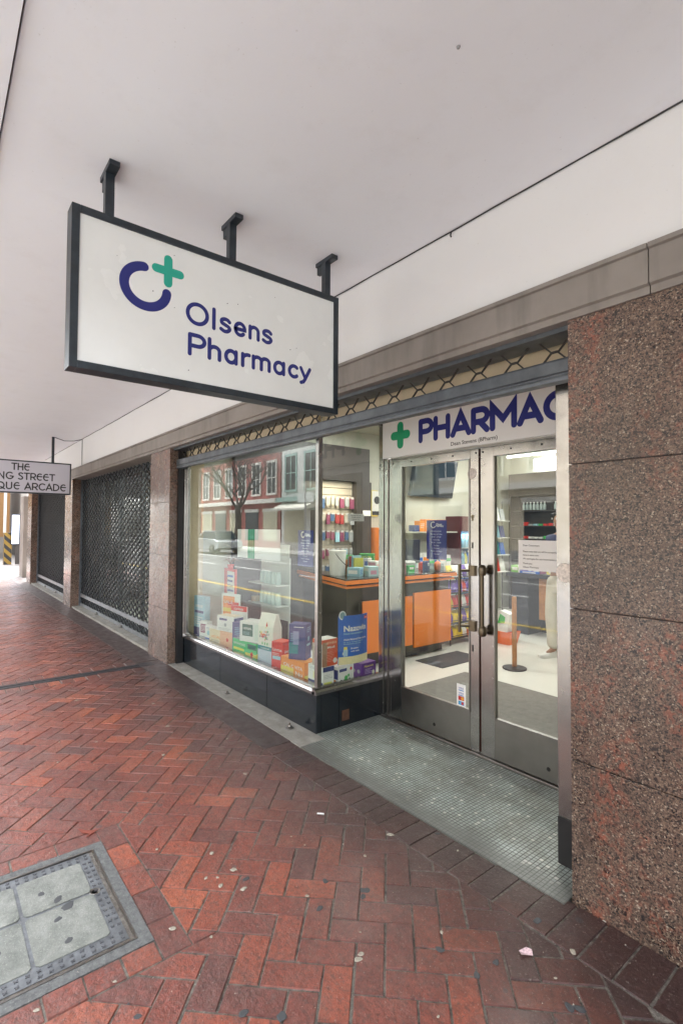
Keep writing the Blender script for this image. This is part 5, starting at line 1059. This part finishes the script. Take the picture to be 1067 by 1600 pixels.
bp = [(0, 0, .93, .13, .10), (0, 0, 1.10, .12, .09), (0, .01, 1.30, .15, .10), (0, .015, 1.43, .10, .075), (0, .0, 1.50, .05, .05), (0, -.01, 1.56, .055, .065), (0, -.015, 1.64, .075, .095), (0, -.01, 1.72, .05, .06),
      (-.17, .01, 1.42, .055, .055), (-.21, .02, 1.15, .042, .042), (-.10, -.20, 1.12, .03, .03), (-.05, -.25, 1.13, .030, .020), (.17, .01, 1.42, .055, .055), (.22, .02, 1.15, .042, .042), (.11, -.20, 1.12, .03, .03), (.06, -.26, 1.14, .030, .020),
      (-.09, 0, .86, .085, .09), (-.13, -.01, .48, .055, .06), (-.145, .02, .10, .035, .04), (.09, 0, .86, .085, .09), (.11, .02, .48, .055, .06), (.12, .06, .10, .035, .04),
      (-.145, -.10, .035, .035, .025), (.13, -.05, .035, .035, .025), (0, -.105, 1.625, .014, .016)]
be = [(0, 1), (1, 2), (2, 3), (3, 4), (4, 5), (5, 6), (6, 7), (3, 8), (8, 9), (9, 10), (10, 11), (3, 12), (12, 13), (13, 14), (14, 15), (0, 16), (16, 17), (17, 18), (0, 19), (19, 20), (20, 21), (18, 22), (21, 23), (6, 24)]
for sx, hx, hy, hz in ((-1, -.05, -.25, 1.13), (1, .06, -.26, 1.14)):      # fingers and thumb
    for q in range(4):
        i = len(bp); bp += [(hx-sx*.03, hy-.03, hz+.022-.016*q, .009), (hx-sx*.058, hy-.045+.003*q, hz+.016-.016*q, .0078), (hx-sx*.072, hy-.03, hz+.008-.015*q, .0068)]; be += [(11 if sx < 0 else 15, i), (i, i+1), (i+1, i+2)]
    i = len(bp); bp += [(hx-sx*.01, hy-.015, hz+.040, .010), (hx-sx*.03, hy-.03, hz+.062, .008)]; be += [(11 if sx < 0 else 15, i), (i, i+1)]
skin('body', bp, be, M_skin, pr)
tp = [(0, 0, .96, .155, .125), (-.105, 0, .84, .11, .115), (-.135, -.01, .50, .098, .10), (-.145, .015, .28, .09, .095), (-.15, .02, .085, .085, .095), (.095, 0, .84, .105, .11), (.115, .02, .50, .088, .092), (.12, .045, .28, .082, .086), (.125, .06, .085, .078, .088), (0, 0, 1.02, .15, .12)]
skin('trousers', tp, [(0, 1), (1, 2), (2, 3), (3, 4), (0, 5), (5, 6), (6, 7), (7, 8), (0, 9)], M_trou, pr)
sp = [(0, 0, .98, .165, .13), (0, 0, 1.12, .155, .12), (0, .01, 1.30, .175, .125), (0, .012, 1.43, .12, .09), (-.175, .01, 1.41, .075, .075), (-.215, .01, 1.17, .062, .062), (-.15, -.12, 1.13, .050, .050), (.175, .01, 1.41, .075, .075), (.225, .01, 1.17, .062, .062), (.16, -.12, 1.13, .050, .050), (0, .0, 1.485, .065, .06)]
skin('shirt', sp, [(0, 1), (1, 2), (2, 3), (3, 4), (4, 5), (5, 6), (3, 7), (7, 8), (8, 9), (3, 10)], M_shirt, pr)
skin('hair', [(0, .02, 1.66, .078, .085), (0, .0, 1.73, .070, .085), (0, .04, 1.60, .06, .05)], [(0, 1), (0, 2)], M_hair, pr)
nb = MB()
for sx in (-.034, .034): nb.lathe([(0, -.003), (.010, 0), (.008, .006)], (sx, -.108, 1.655), 10, M_white, 'y'); nb.lathe([(0, -.005), (.005, -.003), (.005, 0)], (sx, -.108, 1.655), 8, M_ink, 'y')
nb.box(-.022, -.113, 1.578, .022, -.104, 1.586, flat(.35, .1, .09)); nb.lathe([(.004, -.01), (.018, 0), (.014, .012)], (.088, -.01, 1.635), 10, M_skin, 'x'); nb.lathe([(.014, -.012), (.018, 0), (.004, .01)], (-.088, -.01, 1.635), 10, M_skin, 'x'); nb.build('face', None, pr, local=True)
for cx, cy in ((-.15, -.05), (.13, 0)):
    nb = MB(); L_ = [(.045, .13), (.05, .06), (.045, 0), (.052, -.06), (.048, -.12), (.025, -.16)]
    vs = []; 
    for z, sc in ((0, 1), (.022, 1.04), (.05, .88), (.085, .55)):
        for (w, y) in L_+[(-w, y) for w, y in L_[::-1]]: vs.append((cx+w*sc*(.9 if z > .06 else 1), cy+(y if z < .06 else max(-.02, y)*.8), z*(1 if y > -.05 else .75)))
    n = 12; fs = [tuple(range(n))[::-1], tuple(range(3*n, 4*n))]+[(r_*n+k, r_*n+(k+1) % n, (r_+1)*n+(k+1) % n, (r_+1)*n+k) for r_ in range(3) for k in range(n)]
    nb.add(vs, fs, M_shoe, True); nb.build('shoe', None, pr, local=True)

# ================================================================== ANTIQUE ARCADE BAYS
for x0, x1, lab in ((-10.82, -6.38, 'arcade shop window glazing behind the nearer closed shutter'), (-15.8, -11.47, 'arcade shop window glazing behind the farther closed shutter')):
    r = empty('arcade_window', ((x0+x1)/2, 2.40, 0), lab, 'window', 'arcade windows behind the shutters')
    nb = MB(); nb.box(x0, 2.36, .03, x1, 2.42, .10); nb.box(x0, 2.36, 2.35, x1, 2.42, 2.44)
    n = 4
    for k in range(n+1): x = x0+(x1-x0)*k/n; nb.box(x-.02, 2.365, .10, x+.02, 2.415, 2.35)
    nb.build('frame', M_shut, r); MB().box(x0+.02, 2.388, .10, x1-.02, 2.394, 2.35).build('pane', M_glass, r)
nb = MB(); nb.box(-10.9, 4.6, .02, -6.02, 4.65, 2.98, flat(.30, .29, .28)); nb.box(-15.8, 4.2, .02, -11.2, 4.25, 2.98, flat(.16, .16, .16)); nb.box(-11.2, 2.43, .02, -11.1, 4.65, 2.98, M_dark)
nb.build('arcade_partition', None, bld)
for lx, e in ((-7.3, 60), (-9.2, 12), (-12.6, 25)):
    r = empty('arcade_light', (lx, 3.4, 2.95), {-7.3: 'bright ceiling lamp behind the right half of the nearer shutter', -9.2: 'dim ceiling lamp behind the left half of the nearer shutter', -12.6: 'ceiling lamp behind the farther shutter'}[lx], 'ceiling light')
    MB().lathe([(.16, -.06), (.18, -.03), (.18, .02), (0, .02)], (lx, 3.4, 2.95), 20, M_lamp).build('bowl', None, r); lo = area('arcade_lamp', (0, 0, 0), .3, .3, e*LAMP); lo.parent = r; lo.location = (0, 0, -.08)
ash = empty('antique_shelf', (-7.6, 4.4, 0), 'white shelving with antiques behind the nearer shutter', 'shelving')
nb = MB()
for z in (.3, .75, 1.2, 1.65): nb.box(-8.6, 4.25, z, -6.3, 4.58, z+.03)
for x in (-8.6, -7.8, -7.05, -6.3): nb.box(x-.015, 4.25, .02, x+.015, 4.58, 2.1)
nb.build('shelves', flat(.6, .6, .58), ash)
cols = [(flat(.7, .7, .68), 'white'), (flat(.65, .30, .06), 'amber'), (flat(.05, .08, .5), 'blue'), (flat(.5, .10, .05), 'rust red'), (flat(.3, .45, .42), 'grey green')]
for k in range(20):
    m, nme = cols[k % 5]; x = -8.45+(k % 10)*.22; z = (.33, .78, 1.23, 1.68)[(k*7) % 4]; s_ = random.uniform(.7, 1.3)
    nb = MB(); nb.lathe([(.03*s_, 0), (.07*s_, .05*s_), (.08*s_, .13*s_), (.04*s_, .20*s_), (.03*s_, .24*s_), (.045*s_, .27*s_), (0, .265*s_)], (x, 4.40, z+.001), 14, m); tag(nb.build('vase'), '%s vase on the antique shelving behind the shutter' % nme, 'vase', '%s vases behind the shutter' % nme)
for x, z, c in ((-8.3, 1.95, 'tall'), (-7.65, 1.45, 'short')):
    r = empty('table_lamp', (x, 3.2, 0), '%s glowing amber lamp behind the nearer shutter' % c, 'lamp'); nb = MB(); nb.lathe([(.12, .021), (.12, .04), (.015, .06), (.015, z-.1), (0, z-.1)], (x, 3.2, 0), 16, M_brass); nb.build('stand', None, r)
    nb = MB(); nb.lathe([(.16, z-.12), (.07, z+.10), (.0, z+.10)], (x, 3.2, 0), 18, M_warm); nb.build('lamp_shade', None, r)
for x, y0_, w, h, z in ((-9.6, 4.55, .5, .7, 1.3), (-10.3, 4.55, .35, .45, 1.5), (-13.2, 4.15, .8, .9, 1.1)):
    o = MB().box(x, y0_, z, x+w, y0_+.03, z+h, M_brass).build('picture'); tag(o, 'framed pale picture on the wall %.0f steps into the arcade' % abs(x) if False else {-9.6: 'larger framed pale picture behind the nearer shutter', -10.3: 'smaller framed pale picture behind the nearer shutter', -13.2: 'wide framed pale picture behind the farther shutter'}[x], 'picture'); MB().box(x+.04, y0_-.003, z+.04, x+w-.04, y0_, z+h-.04, flat(.55, .5, .4)).build('canvas', None, o)

# ================================================================== FAR END OF THE PAVEMENT
r = empty('orange_building', (-32, 0, 0), 'orange painted building far off past the end of the pavement', 'building')
MB().box(-36, -3, 1.0, -30, 3.08, 6, flat(.24, .12, .035)).box(-36, -3, -.1, -30.02, 3.06, 1.0, M_lint).build('wall', None, r)
nb = MB(); nb.box(-30, 1.8, .9, -29.95, 2.55, 2.4, M_white); nb.box(-30, -.4, .9, -29.95, .6, 2.4, M_white); nb.build('window', None, r)
r = empty('white_building', (-42, 1, 0), 'pale building across the side street far off at the left edge', 'building')
MB().box(-60, -4, -.1, -50, 3.4, 10, flat(.62, .62, .60)).build('wall', None, r)
nb = MB()
for z in (1, 4, 7):
    for y in (-2, 0, 1.8): nb.box(-49.99, y, z, -49.95, y+1, z+1.6, M_dark)
nb.build('window', None, r)
r = empty('grey_corner_building', (-27, 5, 0), 'light grey shopfront across the side street beyond the far pillar', 'building')
MB().box(-40, 3.55, -.02, -28, 12, 11, flat(.55, .53, .50)).build('wall', None, r)
nb = MB()
for k in range(3): nb.box(-27.99, 4.0+k*1.8, .5, -27.95, 5.3+k*1.8, 2.6, M_tv)
nb.build('window', None, r)
lbx = empty('poster_lightbox', (-24.2, 2.95, 0), 'upright lit poster box standing near the far pillar', 'lightbox')
MB().box(-24.3, 2.55, .8, -24.15, 3.05, 2.0, M_navybk).build('case', None, lbx); MB().box(-24.148, 2.57, .83, -24.14, 2.80, 1.97, mat('lit_poster', (.7, .75, .85), .4, emit=(.7, .8, 1), es=.5)).build('poster', None, lbx); MB().box(-24.25, 2.7, 0, -24.2, 2.9, .8, M_dark).build('leg', None, lbx)
bl = empty('bollard', (-24.4, 2.33, 0), 'square bollard with black and yellow hazard stripes far down the pavement', 'bollard')
g = G('hazard_stripes'); x, y, z = g.xyz(); q = g.math('FRACT', g.math('MULTIPLY', g.math('ADD', g.math('ADD', z, y), x), 2.9)); g.set('Base Color', g.mix(g.math('GREATER_THAN', q, .5), (.22, .13, .015), (.015, .015, .015))); g.set('Roughness', .6)
MB().box(-24.5, 2.32, 0, -24.2, 2.58, 1.27, g.m).build('body', None, bl, bevel=.01)
MB().tube([(-24.35, 2.34, 1.27), (-24.35, 2.34, 3.0)], .05, flat(.5, .5, .48)).build('pole', None, bl)
tf = empty('traffic_light', (-21.5, 2.55, 0), 'small green traffic signal by the far pillar', 'traffic light')
MB().tube([(-21.5, 2.68, 0), (-21.5, 2.68, 2.2)], .03, M_black).box(-21.6, 2.62, 1.65, -21.45, 2.76, 2.15, M_black).build('housing', None, tf)
MB().lathe([(0, 0), (.06, 0), (.05, .02), (0, .03)], (-21.448, 2.69, 1.80), 14, mat('green_signal', (0, .5, .25), .5, emit=(.02, 1, .45), es=4), 'x').build('lamp', None, tf)

# ================================================================== OPPOSITE SIDE OF THE STREET (seen in the glass)
BY = -15.4
def facade(name, label, x0, x1, h, wallm, bays, floors, winw, winh, z1, zstep, trim, base=None, cornice=True):
    r = empty(name, ((x0+x1)/2, BY, 0), label, 'building')
    MB().box(x0, BY-8, -.16, x1, BY, h, wallm).build('wall', None, r)
    bw = (x1-x0)/bays
    for f in range(floors):
        for k in range(bays):
            cx = x0+bw*(k+.5); z = z1+f*zstep
            fo = MB(); ring_ = (cx-winw/2-.12, cx+winw/2+.12)
            fo.box(ring_[0], BY, z-.15, ring_[1], BY+.12, z, trim); fo.box(ring_[0], BY, z+winh, ring_[1], BY+.10, z+winh+.18, trim); fo.box(ring_[0], BY, z, ring_[0]+.12, BY+.08, z+winh, trim); fo.box(ring_[1]-.12, BY, z, ring_[1], BY+.08, z+winh, trim)
            fo.box(cx-.03, BY+.03, z, cx+.03, BY+.06, z+winh, trim); fo.box(cx-winw/2, BY+.03, z+winh*.5-.03, cx+winw/2, BY+.055, z+winh*.5+.03, trim)
            o = fo.build('window', None, r); MB().box(cx-winw/2, BY+.002, z, cx+winw/2, BY+.02, z+winh, M_tv).build('pane', None, o)
    if base:
        nb = MB(); nb.box(x0, BY, 3.35, x1, BY+.5, 3.65, trim); nb.box(x0, BY, .0-.16, x1, BY+.05, .5, base); nb.build('ledge', None, r)
        nb = MB(); n = max(2, int((x1-x0)/2.6)); w = (x1-x0)/n
        for k in range(n): nb.box(x0+k*w+.45, BY+.001, .5, x0+(k+1)*w-.35, BY+.06, 2.7, M_tv if k % 2 else flat(.45, .42, .30)); nb.box(x0+k*w+.35, BY+.001, 2.7, x0+(k+1)*w-.25, BY+.09, 2.95, trim)
        nb.build('shop_window', None, r)
    if cornice: MB().box(x0-.02, BY, h-.5, x1+.02, BY+.4, h, trim).build('cornice', None, r)
    return r
redw = mat('red_facade', (.30, .085, .075), .8, var=.15, vscale=.8); whw = mat('white_facade', (.60, .60, .58), .8, var=.1, vscale=.7); grw = mat('grey_facade', (.36, .38, .38), .8, var=.12, vscale=.8); crm = flat(.62, .60, .55)
facade('grey_facade_building', 'light grey building across the street at the left of the window reflection', -62, -46.5, 10, grw, 5, 2, 1.4, 2.2, 4.4, 3.4, crm, crm)
facade('red_facade_building', 'dark red building with white framed windows across the street', -46, -32, 9.5, redw, 6, 2, 1.15, 2.3, 4.1, 3.3, crm, flat(.3, .06, .05))
facade('white_facade_building', 'white and grey ornate building with green trim across the street', -31.8, -22, 12, whw, 4, 3, 1.3, 2.4, 4.2, 3.3, flat(.25, .40, .36), crm)
facade('cream_facade_building', 'cream building across the street to the right of the white one', -21.8, -8, 11, flat(.52, .46, .36), 5, 3, 1.3, 2.1, 4.2, 3.2, crm, flat(.3, .3, .3))
facade('brown_facade_building', 'brown brick building directly across the street', -7.8, 8, 10, mat('brown_facade', (.28, .16, .11), .8, var=.15), 5, 2, 1.4, 2.0, 4.2, 3.2, crm, crm)
facade('plain_facade_building', 'plain pale building across the street behind the viewpoint', 8.2, 30, 9, grw, 7, 2, 1.4, 2.0, 4.2, 3.2, crm, crm)
# bare street tree
tr = empty('street_tree', (-32.6, -12.3, -.05), 'bare leafless street tree with dark forked trunk across the road', 'tree')
random.seed(21)
tb = MB(); bb = MB(); M_bark = mat('bark', (.045, .035, .030), .9, var=.3, bump=.5)
tb.tube([(-32.6, -12.3, -.1), (-32.65, -12.3, .8), (-32.5, -12.3, 1.9), (-32.55, -12.25, 2.9)], [.30, .25, .22, .20], M_bark)
def branch(p, d, L0, r, lv):
    q = [p]; cur = p.copy(); dd = d.copy()
    for k in range(3): dd = (dd+Vector((random.gauss(0, .13), random.gauss(0, .13), random.uniform(0, .16)))).normalized(); cur = cur+dd*L0/3; q.append(cur.copy())
    bb.tube(q, [r, r*.85, r*.72, r*.6], M_bark, seg=5 if lv > 1 else 8, caps=False)
    if lv < 5:
        for k in range(3 if lv < 3 else 2):
            nd = (dd+Vector((random.gauss(0, .55), random.gauss(0, .55), random.gauss(.05, .35)))).normalized(); branch(cur if k < 2 else q[2], nd, L0*random.uniform(.62, .85), r*.6, lv+1)
for a in (-.75, -.25, .35, .85): branch(Vector((-32.55, -12.25, 2.8)), Vector((a, random.uniform(-.4, .4), .8)).normalized(), 1.6, .11, 0)
tb.build('trunk', None, tr); bb.build('branches', None, tr)
# parked car across the street
cr_ = empty('parked_car', (-31.0, -9.9, -.16), 'silver hatchback parked on the other side of the road', 'car')
M_car = mat('silver_paint', (.50, .53, .56), .25, .6, coat=.6)
def cx_(x): return x-31.0
z0 = -.16
side = [(-2.0, .35), (-2.05, .65), (-1.9, .85), (-1.1, .98), (1.55, .95), (2.05, .80), (2.1, .40), (1.75, .28), (-1.7, .28)]
nb = MB(); nb.prism([(cx_(a), z0+b_) for a, b_ in side], 'y', -10.75, -9.05, M_car); nb.build('body', None, cr_, bevel=.06)
nb = MB()
lo_, hi_ = [(-1.15, .96), (1.65, .94)], [(-.45, 1.42), (1.15, 1.42)]
vs = [(cx_(-1.15), -10.68, z0+.96), (cx_(1.7), -10.68, z0+.93), (cx_(1.7), -9.12, z0+.93), (cx_(-1.15), -9.12, z0+.96), (cx_(-.45), -10.5, z0+1.43), (cx_(1.15), -10.5, z0+1.43), (cx_(1.15), -9.3, z0+1.43), (cx_(-.45), -9.3, z0+1.43)]
nb.add(vs, [(3, 2, 1, 0), (4, 5, 6, 7), (0, 1, 5, 4), (1, 2, 6, 5), (2, 3, 7, 6), (3, 0, 4, 7)], M_tv); nb.build('windows', None, cr_, bevel=.05)
MB().box(cx_(-.42), -10.49, z0+1.425, cx_(1.12), -9.31, z0+1.46, M_car).build('roof', None, cr_, bevel=.02)
for x in (-1.3, 1.3):
    for y in (-10.70, -9.12): w_ = MB().lathe([(.18, -.10), (.31, -.10), (.33, -.06), (.33, .06), (.31, .10), (.18, .10)], (cx_(x), y, z0+.33), 20, M_black, 'y').build('wheel', None, cr_); MB().lathe([(0, -.11), (.16, -.105), (.18, -.09), (.18, .09), (.16, .105), (0, .11)], (cx_(x), y, z0+.33), 16, M_steel2, 'y').build('rim', None, w_)
for y in (-10.5, -9.3): MB().box(cx_(-2.06), y-.15, z0+.62, cx_(-1.93), y+.15, z0+.75, M_white).build('headlight', None, cr_, bevel=.02)
# street pole with board
r = empty('street_sign', (-24.6, -12.5, 0), 'grey street pole with a small board across the road', 'sign'); MB().tube([(-24.6, -12.5, -.1), (-24.6, -12.5, 4.2)], .05, flat(.3, .3, .3)).build('pole', None, r); MB().box(-25.4, -12.53, 3.0, -23.8, -12.48, 3.6, flat(.55, .6, .58)).build('board', None, r)
# shop awning opposite
tag(MB().prism([(BY+.06, 3.3), (BY+.06, 2.9), (BY+1.0, 2.7), (BY+1.0, 2.85)], 'x', -31.5, -27.5, flat(.70, .68, .60)).build('awning', bevel=.01), 'pale shop awning on the white building across the street', 'awning')
